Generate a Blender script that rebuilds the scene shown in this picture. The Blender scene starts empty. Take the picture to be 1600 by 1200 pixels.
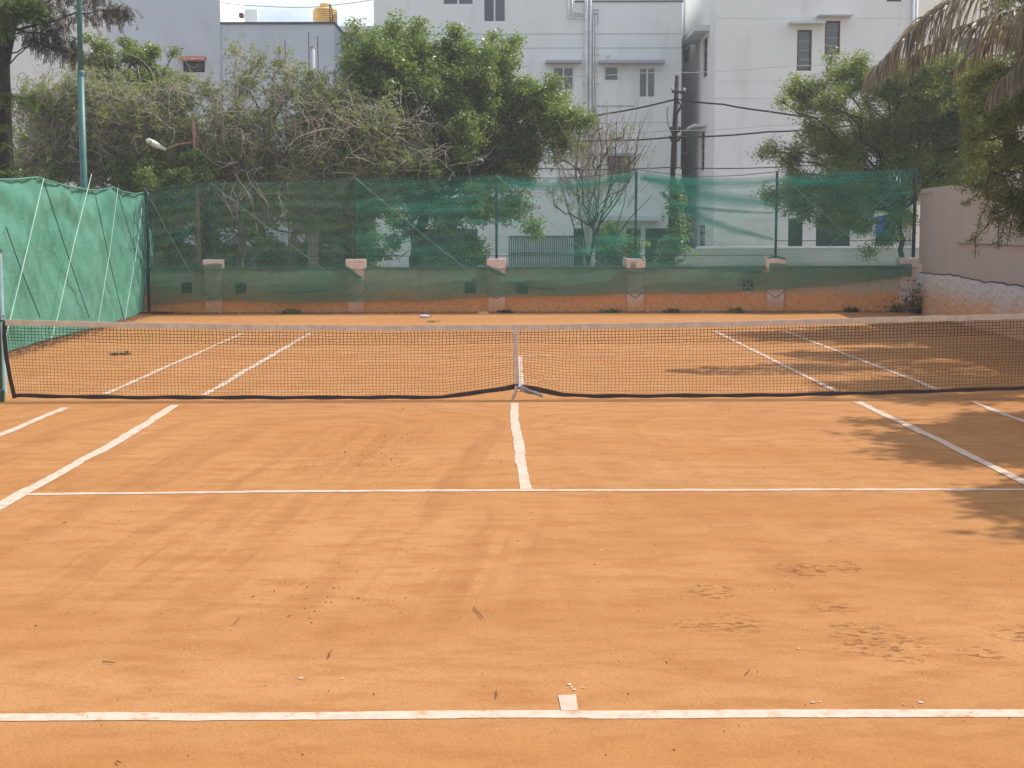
import bpy, math, random
import numpy as np
from mathutils import Vector
random.seed(7); rng = np.random.default_rng(7)
S = bpy.context.scene
C = S.collection

# ------------------------------------------------------------------ camera
CAM = np.array([-0.27116, -18.1639, 2.12294]); YAW, PITCH, ROLL, FPX = 0.00878, -0.10573, -0.00257, 2303.22
cF = np.array([math.sin(YAW)*math.cos(PITCH), math.cos(YAW)*math.cos(PITCH), math.sin(PITCH)])
cR0 = np.array([math.cos(YAW), -math.sin(YAW), 0.0]); cU0 = np.cross(cR0, cF)
cR = cR0*math.cos(ROLL)+cU0*math.sin(ROLL); cU = -cR0*math.sin(ROLL)+cU0*math.cos(ROLL)
cam = bpy.data.cameras.new('camera'); co = bpy.data.objects.new('camera', cam); C.objects.link(co); S.camera = co
cam.sensor_fit = 'HORIZONTAL'; cam.sensor_width = 36; cam.lens = FPX/1600*36; cam.clip_start = .05; cam.clip_end = 3000
from mathutils import Matrix
co.matrix_world = Matrix(((cR[0], cU[0], -cF[0], CAM[0]), (cR[1], cU[1], -cF[1], CAM[1]), (cR[2], cU[2], -cF[2], CAM[2]), (0, 0, 0, 1)))

# ------------------------------------------------------------------ sun and sky
SUN = np.array([.72, .26, 1.0]); SUN /= np.linalg.norm(SUN)
EL = math.asin(SUN[2]); AZ = math.atan2(SUN[0], SUN[1])
sl = bpy.data.lights.new('sun', 'SUN'); sl.energy = 3.7; sl.angle = math.radians(.55); sl.color = (1.0, .95, .87)
so = bpy.data.objects.new('sun', sl); C.objects.link(so)
so.rotation_euler = Vector(-SUN).to_track_quat('-Z', 'Y').to_euler()
W = bpy.data.worlds.new('World'); S.world = W; W.use_nodes = True
nt = W.node_tree; nt.nodes.clear()
out = nt.nodes.new('ShaderNodeOutputWorld'); bg = nt.nodes.new('ShaderNodeBackground')
sky = nt.nodes.new('ShaderNodeTexSky'); sky.sky_type = 'NISHITA'; sky.sun_disc = False
sky.sun_elevation = EL; sky.sun_rotation = AZ; sky.air_density = 1.0; sky.dust_density = 1.6; sky.ozone_density = 1.0
tc = nt.nodes.new('ShaderNodeTexCoord'); mp = nt.nodes.new('ShaderNodeMapping'); mp.inputs['Scale'].default_value = (1, 1, 3.5)
nz = nt.nodes.new('ShaderNodeTexNoise'); nz.inputs['Scale'].default_value = 3.4; nz.inputs['Detail'].default_value = 7; nz.inputs['Roughness'].default_value = .6
cr = nt.nodes.new('ShaderNodeValToRGB'); cr.color_ramp.elements[0].position = .40; cr.color_ramp.elements[1].position = .62
mx = nt.nodes.new('ShaderNodeMix'); mx.data_type = 'RGBA'
L = nt.links.new
L(tc.outputs['Generated'], mp.inputs['Vector']); L(mp.outputs[0], nz.inputs['Vector']); L(nz.outputs['Fac'], cr.inputs['Fac'])
mul = nt.nodes.new('ShaderNodeMath'); mul.operation = 'MULTIPLY'; mul.inputs[1].default_value = .9
L(cr.outputs[0], mul.inputs[0]); L(mul.outputs[0], mx.inputs[0])
L(sky.outputs[0], mx.inputs[6]); mx.inputs[7].default_value = (7.6, 7.7, 7.9, 1)
L(mx.outputs[2], bg.inputs[0]); bg.inputs[1].default_value = .135; L(bg.outputs[0], out.inputs[0])
S.view_settings.view_transform = 'Standard'; S.view_settings.look = 'None'; S.view_settings.exposure = 0.39; S.view_settings.gamma = 1

# ------------------------------------------------------------------ measuring helpers (photo pixel -> plan position)
def ray(u, v):
    return cF + cR*((u-800)/FPX) - cU*((v-600)/FPX)
def aty(u, v, Y):
    r = ray(u, v); return CAM + r*((Y-CAM[1])/r[1])
def gnd(u, v, z=0.0):
    r = ray(u, v); return CAM + r*((z-CAM[2])/r[2])
def atx(u, v, X):
    r = ray(u, v); return CAM + r*((X-CAM[0])/r[0])
def onplane(u, v, A, B):                      # vertical plane through ground points A, B
    n = np.array([-(B[1]-A[1]), B[0]-A[0], 0.0]); r = ray(u, v)
    return CAM + r*(n@(A-CAM)/(n@r))
def px(Y): return FPX/(Y-CAM[1])

# ------------------------------------------------------------------ materials
class NT:
    def __init__(s, name):
        s.m = bpy.data.materials.new(name); s.m.use_nodes = True; s.t = s.m.node_tree; s.t.nodes.clear()
        s.o = s.t.nodes.new('ShaderNodeOutputMaterial')
    def n(s, ty, **k):
        x = s.t.nodes.new('ShaderNode'+ty)
        for a, b in k.items(): setattr(x, a, b)
        return x
    def l(s, a, b): s.t.links.new(a, b)
    def put(s, inp, v):
        if v is None: return
        if isinstance(v, bpy.types.NodeSocket): s.l(v, inp)
        else:
            if isinstance(v, tuple) and len(v) == 3 and inp.type == 'RGBA': v = (*v, 1)
            inp.default_value = v
    def math(s, op, a, b=0.0, c=None, clamp=False):
        x = s.n('Math', operation=op, use_clamp=clamp); s.put(x.inputs[0], a); s.put(x.inputs[1], b)
        if c is not None: s.put(x.inputs[2], c)
        return x.outputs[0]
    def mix(s, f, a, b, mode='MIX'):
        x = s.n('Mix', data_type='RGBA', blend_type=mode); s.put(x.inputs[0], f); s.put(x.inputs[6], a); s.put(x.inputs[7], b); return x.outputs[2]
    def pos(s): return s.n('NewGeometry').outputs['Position']
    def xyz(s, v):
        x = s.n('SeparateXYZ'); s.l(v, x.inputs[0]); return x.outputs
    def comb(s, a, b, c):
        x = s.n('CombineXYZ'); s.put(x.inputs[0], a); s.put(x.inputs[1], b); s.put(x.inputs[2], c); return x.outputs[0]
    def scale(s, v, sc):
        x = s.n('Mapping'); s.l(v, x.inputs[0]); x.inputs['Scale'].default_value = sc; return x.outputs[0]
    def noise(s, v, sc, det=4, rough=.55, dist=0.0):
        x = s.n('TexNoise'); s.l(v, x.inputs['Vector']); x.inputs['Scale'].default_value = sc
        x.inputs['Detail'].default_value = det; x.inputs['Roughness'].default_value = rough; x.inputs['Distortion'].default_value = dist
        return x.outputs['Fac']
    def ramp(s, f, lo, hi, a=0.0, b=1.0):
        x = s.n('MapRange', interpolation_type='SMOOTHSTEP'); s.put(x.inputs[0], f)
        for i, q in enumerate((lo, hi, a, b)): s.put(x.inputs[i+1], q)
        return x.outputs[0]
    def bump(s, h, st, dist=.01):
        x = s.n('Bump'); s.l(h, x.inputs['Height']); x.inputs['Strength'].default_value = st; x.inputs['Distance'].default_value = dist; return x.outputs[0]
    def bsdf(s, col, rough=.8, metal=0.0, normal=None, spec=.3):
        x = s.n('BsdfPrincipled'); s.put(x.inputs['Base Color'], col); s.put(x.inputs['Roughness'], rough)
        x.inputs['Metallic'].default_value = metal; x.inputs['Specular IOR Level'].default_value = spec
        if normal is not None: s.l(normal, x.inputs['Normal'])
        return x.outputs[0]
    def done(s, sh): s.l(sh, s.o.inputs[0]); return s.m

def flat(name, col, rough=.7, metal=0.0, var=.12, sc=3.0, dirt=None, bumps=0.0, spec=.3):
    t = NT(name); p = t.pos(); f = t.noise(p, sc, 5)
    c = t.mix(t.ramp(f, .3, .7), tuple(x*(1-var) for x in col), tuple(min(1, x*(1+var)) for x in col))
    if dirt:
        g = t.noise(t.scale(p, (1, 1, .25)), sc*2.3, 6, .65)
        c = t.mix(t.ramp(g, .52, .75, 0, dirt[1]), c, dirt[0])
    nrm = t.bump(t.noise(p, sc*18, 3), bumps) if bumps else None
    return t.done(t.bsdf(c, rough, metal, nrm, spec))

def clay():
    t = NT('clay'); p = t.pos(); X, Y, Z = t.xyz(p)
    big = t.noise(t.scale(p, (.35, .8, 1)), .9, 4)
    mid = t.noise(t.scale(p, (1, 2.2, 1)), 2.3, 6, .62)
    fine = t.noise(t.scale(p, (1.0, 2.5, 1)), 11, 6, .7)
    c = t.mix(t.ramp(big, .3, .7), (.402, .182, .063), (.464, .232, .094))
    c = t.mix(t.ramp(mid, .42, .66, 0, .72), c, (.345, .146, .048))
    # roller and brush tracks: straight runs that turn round in an arc near the net
    def track(xc, y0, seed, slope):
        xs = t.math('ADD', t.math('SUBTRACT', X, xc), t.math('MULTIPLY', t.math('SUBTRACT', Y, y0), slope))
        ys = t.math('MAXIMUM', t.math('SUBTRACT', Y, y0), 0.0)
        w = t.noise(t.scale(p, (.5, .5, 1)), 1.0, 2)
        r = t.math('SQRT', t.math('ADD', t.math('POWER', t.math('ABSOLUTE', xs), 2.0), t.math('POWER', t.math('MULTIPLY', ys, 1.0), 2.0)))
        r = t.math('ADD', r, t.math('MULTIPLY', w, .35))
        sd = t.math('MULTIPLY', t.math('SIGN', xs), 3.0)
        q = t.comb(t.math('MULTIPLY', r, 1.0), t.math('ADD', t.math('MULTIPLY', Y, .028), sd), float(seed))
        a = t.noise(q, 3.3, 2, .5); b = t.noise(q, 9.5, 3, .5)
        return t.math('ADD', t.ramp(a, .49, .60, 0, .7), t.ramp(b, .54, .64, 0, .45), clamp=True)
    left = t.ramp(X, -.3, .3, 1, 0)
    tr = t.math('ADD', t.math('MULTIPLY', track(-1.9, -2.5, 3.1, -.10), left), t.math('MULTIPLY', track(2.5, -2.8, 9.7, .12), t.math('MULTIPLY', t.math('SUBTRACT', 1.0, left), .5)))
    zone = t.math('MULTIPLY', t.ramp(Y, -11.4, -9.2), t.ramp(Y, -.8, -.3, 1, 0))
    zone2 = t.ramp(Y, .3, 2.0, 0, .45)
    brk = t.ramp(t.noise(p, 1.4, 3), .3, .6, .35, 1)
    c = t.mix(t.math('MULTIPLY', t.math('MULTIPLY', t.math('MAXIMUM', zone, zone2), tr), t.math('MULTIPLY', brk, .62)), c, (.30, .122, .039))
    # loose brick-dust patches and scuffs, footprints on the right
    c = t.mix(t.ramp(fine, .54, .72, 0, .6), c, (.31, .126, .04))
    c = t.mix(t.ramp(t.noise(t.scale(p, (1, 3.0, 1)), 26, 4, .7), .6, .78, 0, .55), c, (.49, .275, .135))
    c = t.mix(t.ramp(t.noise(t.scale(p, (.9, 2.0, 1)), 3.2, 5, .65), .5, .68, 0, .14), c, (.46, .25, .12))
    gr = t.noise(p, 75, 3, .75)
    c = t.mix(t.ramp(gr, .5, .68, 0, .45), c, (.30, .125, .04)); c = t.mix(t.ramp(gr, .5, .32, 0, .35), c, (.50, .26, .12))
    foot = None
    for (u, v, rr) in ((1250, 890, .22), (1315, 885, .16), (1110, 925, .2), (1150, 975, .2), (1300, 950, .14), (1318, 978, .1), (1375, 1000, .3), (1405, 1022, .16), (1530, 1022, .14), (1340, 1012, .14), (1590, 990, .18), (1080, 978, .12)):
        g = gnd(u, v)
        dx = t.math('SUBTRACT', X, float(g[0])); dy = t.math('MULTIPLY', t.math('SUBTRACT', Y, float(g[1])), .8)
        d = t.math('SQRT', t.math('ADD', t.math('MULTIPLY', dx, dx), t.math('MULTIPLY', dy, dy)))
        k = t.ramp(d, rr*.3, rr*1.15, 1, 0)
        foot = k if foot is None else t.math('MAXIMUM', foot, k)
    fn = t.noise(t.scale(p, (1, 1.6, 1)), 12.5, 4, .6)
    fm = t.math('MULTIPLY', foot, t.ramp(fn, .53, .60))
    c = t.mix(t.math('MULTIPLY', fm, .8), c, (.23, .08, .028))
    sp = t.ramp(t.noise(t.scale(p, (1, 1.5, 1)), 19, 3, .6), .67, .72)
    area = t.ramp(t.noise(p, .8, 2), .5, .68, 0, .7)
    c = t.mix(t.math('MULTIPLY', sp, area), c, (.255, .095, .032))
    nearb = t.ramp(Y, -12.6, -11.9, .3, 0)
    c = t.mix(nearb, c, (.37, .158, .048))
    h = t.math('ADD', t.noise(p, 35, 5, .7), t.math('MULTIPLY', fm, -1.2))
    h = t.math('ADD', h, t.math('MULTIPLY', t.noise(p, 6, 4), 1.5))
    return t.done(t.bsdf(c, .95, 0, t.bump(h, .7, .014), .1))

def chalk():
    t = NT('line_paint'); p = t.pos()
    a = t.noise(t.scale(p, (1, 1, 1)), 9, 5, .7); b = t.noise(p, 45, 3, .7)
    c = t.mix(t.ramp(a, .35, .7), (.60, .465, .375), (.53, .39, .30))
    c = t.mix(t.ramp(t.math('ADD', a, t.math('MULTIPLY', b, .5)), .76, .96, 0, .9), c, (.44, .25, .13))
    return t.done(t.bsdf(c, .9, 0, t.bump(b, .3, .004), .1))

def leafmat(name, c1, c2, c3, trans=.35, rough=.5):
    t = NT(name); a = t.n('Attribute', attribute_name='r', attribute_type='GEOMETRY').outputs['Fac']
    c = t.mix(t.ramp(a, 0, .6), c1, c2); c = t.mix(t.ramp(a, .72, 1.0), c, c3)
    d = t.bsdf(c, rough, 0, None, .45)
    tl = t.n('BsdfTranslucent'); t.l(t.mix(.5, c, (c3[0]*1.3, c3[1]*1.25, c3[2]*.6)), tl.inputs[0])
    m = t.n('MixShader'); m.inputs[0].default_value = trans; t.l(d, m.inputs[1]); t.l(tl.outputs[0], m.inputs[2])
    return t.done(m.outputs[0])

def netmat(name, col, lo, hi, fold=.0, lowb=.28):
    t = NT(name); p = t.pos(); X, Y, Z = t.xyz(p)
    n1 = t.noise(t.scale(p, (.5, 1, 1.2)), .9, 3)
    q = t.comb(t.math('ADD', X, t.math('MULTIPLY', Z, 2.2)), Y, t.math('MULTIPLY', Z, 4.0))
    n2 = t.noise(t.scale(q, (.22, 1, 1)), 1.1, 5, .6, .4)
    weave = t.noise(t.scale(p, (1, 1, 14)), 5, 2)
    al = t.math('ADD', t.ramp(n1, .35, .65, lo, hi), t.ramp(n2, .55, .72, 0, fold))
    lw = t.n('LayerWeight'); lw.inputs[0].default_value = .35
    al = t.math('ADD', al, t.math('MULTIPLY', lw.outputs['Facing'], .35))
    al = t.math('ADD', al, t.math('MULTIPLY', t.math('SUBTRACT', weave, .5), .22))
    al = t.math('ADD', al, t.ramp(Z, 1.12, 1.3, lowb, 0), clamp=True)
    c = t.mix(t.ramp(n2, .45, .75), col, (col[0]*1.1, col[1]*1.35, col[2]*1.35))
    c = t.mix(t.ramp(Z, 1.12, 1.3), (.13, .33, .235), c)  # lower net painted lighter to make up for the wall's shade
    d = t.n('BsdfDiffuse'); t.l(c, d.inputs[0]); tl = t.n('BsdfTranslucent'); t.l(c, tl.inputs[0])
    m = t.n('MixShader'); m.inputs[0].default_value = .5; t.l(d.outputs[0], m.inputs[1]); t.l(tl.outputs[0], m.inputs[2])
    tr = t.n('BsdfTransparent'); k = t.n('MixShader'); t.l(al, k.inputs[0]); t.l(tr.outputs[0], k.inputs[1]); t.l(m.outputs[0], k.inputs[2])
    return t.done(k.outputs[0])

def tarpmat():
    t = NT('tarpaulin'); p = t.pos(); X, Y, Z = t.xyz(p)
    n = t.noise(t.scale(p, (1, .6, 1)), 1.3, 4); w = t.noise(t.scale(p, (1, 1.2, 5)), 6, 4)
    c = t.mix(t.ramp(n, .35, .65), (.082, .27, .195), (.108, .30, .22))
    c = t.mix(t.ramp(w, .5, .7, 0, .4), c, (.15, .27, .20))
    h = t.math('ADD', t.noise(t.scale(p, (1, .5, 1.6)), 5, 5, .55, .7), t.math('MULTIPLY', t.noise(p, 22, 3), .25))
    d = t.bsdf(c, .6, 0, t.bump(h, .6, .03), .3)
    tl = t.n('BsdfTranslucent'); t.l(c, tl.inputs[0])
    m = t.n('MixShader'); m.inputs[0].default_value = .12; t.l(d, m.inputs[1]); t.l(tl.outputs[0], m.inputs[2])
    return t.done(m.outputs[0])

def stained(name, base, stain, z0, z1, top=None, mott=.5, strength=.95, vert=.3):
    t = NT(name); p = t.pos(); X, Y, Z = t.xyz(p)
    n = t.noise(t.scale(p, (1, 1, .5)), 2.2, 5, .6); f = t.noise(p, 16, 5, .7)
    st = t.noise(t.scale(p, (1, 1, .12)), 7, 4, .6)
    c = t.mix(t.ramp(f, .4, .7, 0, mott), base, tuple(x*.62 for x in base))
    c = t.mix(t.ramp(st, .5, .75, 0, vert), c, tuple(x*.45 for x in base))
    zz = t.math('ADD', Z, t.math('MULTIPLY', t.math('SUBTRACT', n, .5), (z1-z0)*1.3))
    c = t.mix(t.ramp(zz, z0, z1, strength, 0), c, t.mix(t.ramp(f, .35, .7), stain, tuple(x*.74 for x in stain)))
    if top: c = t.mix(t.ramp(zz, top[0], top[1], 0, .7), c, top[2])
    return t.done(t.bsdf(c, .92, 0, t.bump(t.math('ADD', f, t.math('MULTIPLY', n, 2.0)), .45, .012), .15))

def bark(name, c1, c2):
    t = NT(name); p = t.pos(); f = t.noise(t.scale(p, (1, 1, .25)), 14, 5, .7)
    return t.done(t.bsdf(t.mix(t.ramp(f, .3, .7), c1, c2), .9, 0, t.bump(f, .7, .02), .1))

M = dict(
    clay=clay(), chalk=chalk(),
    earth=flat('dry_earth', (.25, .17, .11), .95, sc=.6, var=.25, dirt=((.13, .09, .06), .5), bumps=.4),
    road=flat('road_tar', (.10, .095, .09), .9, sc=1.1, var=.2, bumps=.3),
    cord=flat('net_cord', (.025, .016, .013), .8), cord2=flat('thin_cord', (.04, .022, .016), .8),
    tape=flat('tape', (.66, .54, .42), .85, sc=7, dirt=((.45, .30, .20), .5), bumps=.2),
    strap=flat('strap', (.62, .52, .46), .85, sc=9, dirt=((.40, .24, .15), .6)),
    band=flat('bottom_band', (.055, .035, .03), .8, sc=6, dirt=((.22, .1, .05), .5)),
    wrap=flat('silver_wrap', (.42, .42, .46), .32, .75, sc=30, var=.5, bumps=.5),
    postgreen=flat('green_enamel', (.030, .085, .060), .5, sc=5, dirt=((.11, .06, .035), .7), spec=.4),
    polegreen=flat('teal_enamel', (.045, .145, .135), .45, sc=3, dirt=((.04, .07, .06), .6), spec=.5),
    fencegreen=flat('fence_steel', (.018, .055, .055), .5, sc=4, dirt=((.07, .04, .03), .6)),
    paleblue=flat('pale_blue_enamel', (.33, .52, .56), .5, sc=7, dirt=((.42, .26, .2), .9)),
    rope=flat('white_rope', (.42, .60, .51), .8), darkrope=flat('dark_rope', (.02, .10, .075), .8),
    wire=flat('fence_wire', (.20, .30, .26), .6), cable=flat('black_cable', (.018, .018, .02), .7),
    markpaint=flat('faded_paint', (.56, .40, .31), .9, sc=14, dirt=((.50, .28, .15), .6)),
    net=netmat('shade_net', (.085, .37, .28), .19, .35, .22), net2=netmat('shade_net_dense', (.12, .235, .165), .32, .46, .14, .2),
    netlow=netmat('shade_net_low', (.05, .33, .24), .40, .60, .3), netsoft=netmat('shade_net_gather', (.04, .36, .27), .22, .30, 0), netfold=netmat('shade_net_fold', (.02, .24, .17), .86, .97, 0),
    tarp=tarpmat(),
    wall=stained('compound_wall', (.56, .48, .36), (.85, .37, .14), .32, .66, top=(1.0, 1.12, (.15, .15, .11)), vert=.35),
    pillar=stained('pillar_plaster', (.68, .53, .45), (.74, .38, .19), .1, .5, mott=.35),
    coping=stained('coping', (.17, .16, .12), (.1, .1, .08), -1, -.5, mott=.6),
    brickcap=stained('pillar_cap', (.80, .64, .57), (.3, .12, .07), -1, -.5, mott=.7),
    sidewall=flat('cream_paint', (.43, .355, .315), .85, sc=.8, var=.05, dirt=((.40, .30, .25), .35), bumps=.06),
    plinth=stained('whitewashed_rubble', (.60, .55, .53), (.72, .36, .16), .3, .85, mott=.6, strength=.85, vert=.3),
    crack=flat('dark_joint', (.10, .055, .035), .95),
    bluewall=flat('blue_grey_plaster', (.57, .615, .665), .9, sc=.6, var=.05, dirt=((.46, .49, .53), .5)),
    bluecope=flat('dark_coping', (.09, .10, .12), .9),
    paleA=flat('pale_plaster', (.78, .815, .795), .9, sc=.6, var=.03, dirt=((.58, .61, .60), .55)),
    paleC=flat('warm_white_plaster', (.81, .80, .765), .9, sc=.6, var=.03, dirt=((.62, .61, .57), .5)),
    white=flat('white_paint', (.78, .79, .78), .6, var=.04), trimB=flat('canopy_blue_grey', (.40, .42, .46), .85, var=.05), trim=flat('chajja_grey', (.62, .64, .64), .85, var=.05, dirt=((.4, .41, .4), .5)),
    groove=flat('groove', (.30, .33, .34), .9), pipe=flat('white_pipe', (.74, .76, .78), .35, sc=4, dirt=((.5, .5, .5), .4), spec=.5),
    pipegrey=flat('grey_pipe', (.42, .42, .42), .5),
    maroon=flat('maroon_wood', (.12, .045, .04), .6), darkin=flat('opening_shade', (.03, .03, .032), .9),  # darkin puts the shade inside openings into a flat colour
    louvre=flat('louvre_glass', (.07, .085, .11), .25, spec=.6), glass=flat('window_glass', (.05, .06, .075), .08, spec=.8),
    bluesheet=flat('blue_sheet', (.04, .13, .50), .6, sc=6, var=.3),
    tile=flat('clay_tile', (.50, .19, .12), .8, sc=9, var=.3), tank=flat('yellow_tank', (.88, .54, .16), .4, sc=5, var=.08, spec=.4), tanklid=flat('tank_lid', (.80, .62, .28), .5),
    concrete=flat('concrete', (.42, .41, .39), .9, sc=5, dirt=((.22, .21, .19), .5), bumps=.2),
    polewood=bark('weathered_pole', (.035, .031, .028), (.085, .075, .066)), rustpole=flat('lamp_pole', (.34, .21, .15), .7, sc=5),
    lampwhite=flat('lamp_white', (.80, .80, .76), .4), lampglass=flat('lamp_glass', (.6, .6, .57), .2, spec=.7), ceramic=flat('ceramic', (.75, .73, .68), .3),
    cream=flat('cream_plaster', (.74, .70, .60), .9, sc=.5, var=.04),
    greenwall=flat('pale_green_wall', (.46, .50, .43), .9, sc=.7, dirt=((.33, .36, .3), .4)),
    pink=flat('peach_wall', (.55, .38, .25), .85), grille=flat('grille_and_shade', (.09, .11, .11), .6),  # the grille dark also carries shade on vents and roadside wall
    barkd=bark('bark_dark', (.018, .014, .012), (.05, .04, .034)),
    bark=bark('bark_brown', (.03, .023, .019), (.085, .066, .052)), barkg=bark('bark_grey', (.13, .105, .08), (.30, .25, .20)),
    twig=flat('twig_grey', (.38, .335, .265), .9, sc=1.5, var=.4), twigr=flat('twig_reddish', (.32, .25, .20), .9, sc=1.5, var=.35),
    litter=flat('dry_litter', (.17, .085, .04), .95, sc=8, var=.5), litter2=flat('pale_litter', (.45, .33, .2), .9, sc=8, var=.5),
    bottle=flat('clear_bottle', (.62, .74, .85), .15, spec=.8), bcap=flat('bottle_cap', (.05, .15, .5), .4),
    leafA=leafmat('leaf_dark_green', (.075, .13, .038), (.165, .25, .068), (.33, .41, .12), .45, .34),
    leafB=leafmat('leaf_mid_green', (.085, .145, .036), (.175, .25, .058), (.34, .39, .10), .45, .38),
    leafC=leafmat('leaf_dry', (.15, .18, .065), (.22, .27, .08), (.36, .44, .11), .4, .6),
    leafD=leafmat('leaf_feathery', (.05, .085, .02), (.10, .16, .02), (.26, .36, .04), .45, .55),
    leafE=leafmat('leaf_olive', (.10, .145, .03), (.20, .245, .048), (.26, .20, .035), .4, .5),
    leafF=leafmat('leaf_faded_backlit', (.05, .045, .03), (.10, .09, .06), (.17, .15, .09), .3, .7),  # dry leaves, and backlit dark put into the feathery sprays
    frond=leafmat('dead_frond', (.13, .12, .095), (.26, .23, .185), (.36, .26, .13), .3, .4),
)

# ------------------------------------------------------------------ object helpers
def mk(name, V, F, mat, parent=None, smooth=False, attr=None):
    V = np.asarray(V, float).reshape(-1, 3)
    if parent is not None:
        off = np.array(parent.location); p = parent.parent
        if p is not None: off = off+np.array(p.location)
        V = V-off
    me = bpy.data.meshes.new(name)
    if isinstance(F, np.ndarray):
        k = F.shape[1]; nf = len(F)
        me.vertices.add(len(V)); me.vertices.foreach_set('co', V.ravel())
        me.loops.add(nf*k); me.loops.foreach_set('vertex_index', F.ravel().astype(np.int32))
        me.polygons.add(nf); me.polygons.foreach_set('loop_start', np.arange(0, nf*k, k, dtype=np.int32))
        me.update(calc_edges=True)
    else:
        me.from_pydata([tuple(v) for v in V], [], [tuple(f) for f in F]); me.update()
    if smooth: me.polygons.foreach_set('use_smooth', [True]*len(me.polygons))
    if attr is not None:
        a = me.attributes.new('r', 'FLOAT', 'FACE'); a.data.foreach_set('value', np.asarray(attr, np.float32))
    me.materials.append(mat if not isinstance(mat, str) else M[mat])
    o = bpy.data.objects.new(name, me); C.objects.link(o)
    if parent is not None: o.parent = parent
    return o
def tag(o, label=None, cat=None, group=None, kind=None):
    if label: o['label'] = label
    if cat: o['category'] = cat
    if group: o['group'] = group
    if kind: o['kind'] = kind
    return o
def thing(name, loc, label, cat, group=None):
    o = bpy.data.objects.new(name, None); C.objects.link(o); o.location = tuple(float(x) for x in loc); o.empty_display_size = .2
    return tag(o, label, cat, group)
class MB:
    def __init__(s): s.V = []; s.F = []
    def add(s, V, F):
        k = len(s.V); s.V += [tuple(map(float, v)) for v in V]; s.F += [tuple(int(i)+k for i in f) for f in F]; return s
    def box(s, x0, x1, y0, y1, z0, z1):
        return s.add([(x0, y0, z0), (x1, y0, z0), (x1, y1, z0), (x0, y1, z0), (x0, y0, z1), (x1, y0, z1), (x1, y1, z1), (x0, y1, z1)],
                     [(0, 3, 2, 1), (4, 5, 6, 7), (0, 1, 5, 4), (1, 2, 6, 5), (2, 3, 7, 6), (3, 0, 4, 7)])
    def tube(s, P, r, n=8, cap=True):
        V, F = tube(P, r, n, cap); return s.add(V, F)
    def lathe(s, c, prof, n=20, axis=2):
        V = []; F = []
        for (r, h) in prof:
            for i in range(n):
                a = 2*math.pi*i/n; q = [r*math.cos(a), r*math.sin(a)]; q.insert(axis, h); V.append(tuple(np.array(q)+np.array(c)))
        for j in range(len(prof)-1):
            for i in range(n): F.append((j*n+i, j*n+(i+1) % n, (j+1)*n+(i+1) % n, (j+1)*n+i))
        F.append(tuple(range(n))[::-1]); F.append(tuple((len(prof)-1)*n+i for i in range(n)))
        return s.add(V, F)
    def build(s, name, mat, parent=None, smooth=False): return mk(name, s.V, s.F, mat, parent, smooth)
def tube(P, r, n=8, cap=True):
    P = np.asarray(P, float); k = len(P); r = np.full(k, r, float) if np.isscalar(r) else np.asarray(r, float)
    T = np.gradient(P, axis=0); T /= np.linalg.norm(T, axis=1)[:, None]+1e-12
    ref = np.array([0, 0, 1.0]) if abs(T[:, 2]).mean() < .8 else np.array([1.0, 0, 0])
    A = np.cross(T, ref); A /= np.linalg.norm(A, axis=1)[:, None]+1e-12; B = np.cross(T, A)
    V = []; F = []
    for j in range(k):
        for i in range(n):
            a = 2*math.pi*i/n; V.append(P[j]+r[j]*(math.cos(a)*A[j]+math.sin(a)*B[j]))
    for j in range(k-1):
        for i in range(n): F.append((j*n+i, j*n+(i+1) % n, (j+1)*n+(i+1) % n, (j+1)*n+i))
    if cap: F.append(tuple(range(n))[::-1]); F.append(tuple((k-1)*n+i for i in range(n)))
    return V, F
def tubes(P, R, n=3):
    """P [N,k,3], R [N,k] -> merged verts, quad faces"""
    N, k, _ = P.shape
    T = np.gradient(P, axis=1); T /= np.linalg.norm(T, axis=2)[..., None]+1e-9
    ref = np.where(np.abs(T[..., 2:3]) < .9, np.array([0, 0, 1.0]), np.array([1.0, 0, 0]))
    A = np.cross(T, ref); A /= np.linalg.norm(A, axis=2)[..., None]+1e-9; B = np.cross(T, A)
    a = np.arange(n)*2*np.pi/n
    V = P[:, :, None]+R[:, :, None, None]*(np.cos(a)[None, None, :, None]*A[:, :, None]+np.sin(a)[None, None, :, None]*B[:, :, None])
    idx = np.arange(N*k*n).reshape(N, k, n)
    i0 = idx[:, :-1]; i1 = idx[:, 1:]
    F = np.stack([i0, np.roll(i0, -1, 2), np.roll(i1, -1, 2), i1], -1).reshape(-1, 4)
    return V.reshape(-1, 3), F
def lerp(pts, x):
    xs = [p[0] for p in pts]; ys = [p[1] for p in pts]; return np.interp(x, xs, ys)
def sn(x, y, s=0.0):                          # smooth pseudo noise
    return (np.sin(x*1.7+s)+np.sin(y*2.3+s*1.7+x*.9)+np.sin((x+y)*3.1+s*2.9)+np.sin(x*5.3-y*2.7+s))/4
def rdir(n):
    d = rng.normal(size=(n, 3)); return d/np.linalg.norm(d, axis=1)[:, None]

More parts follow.
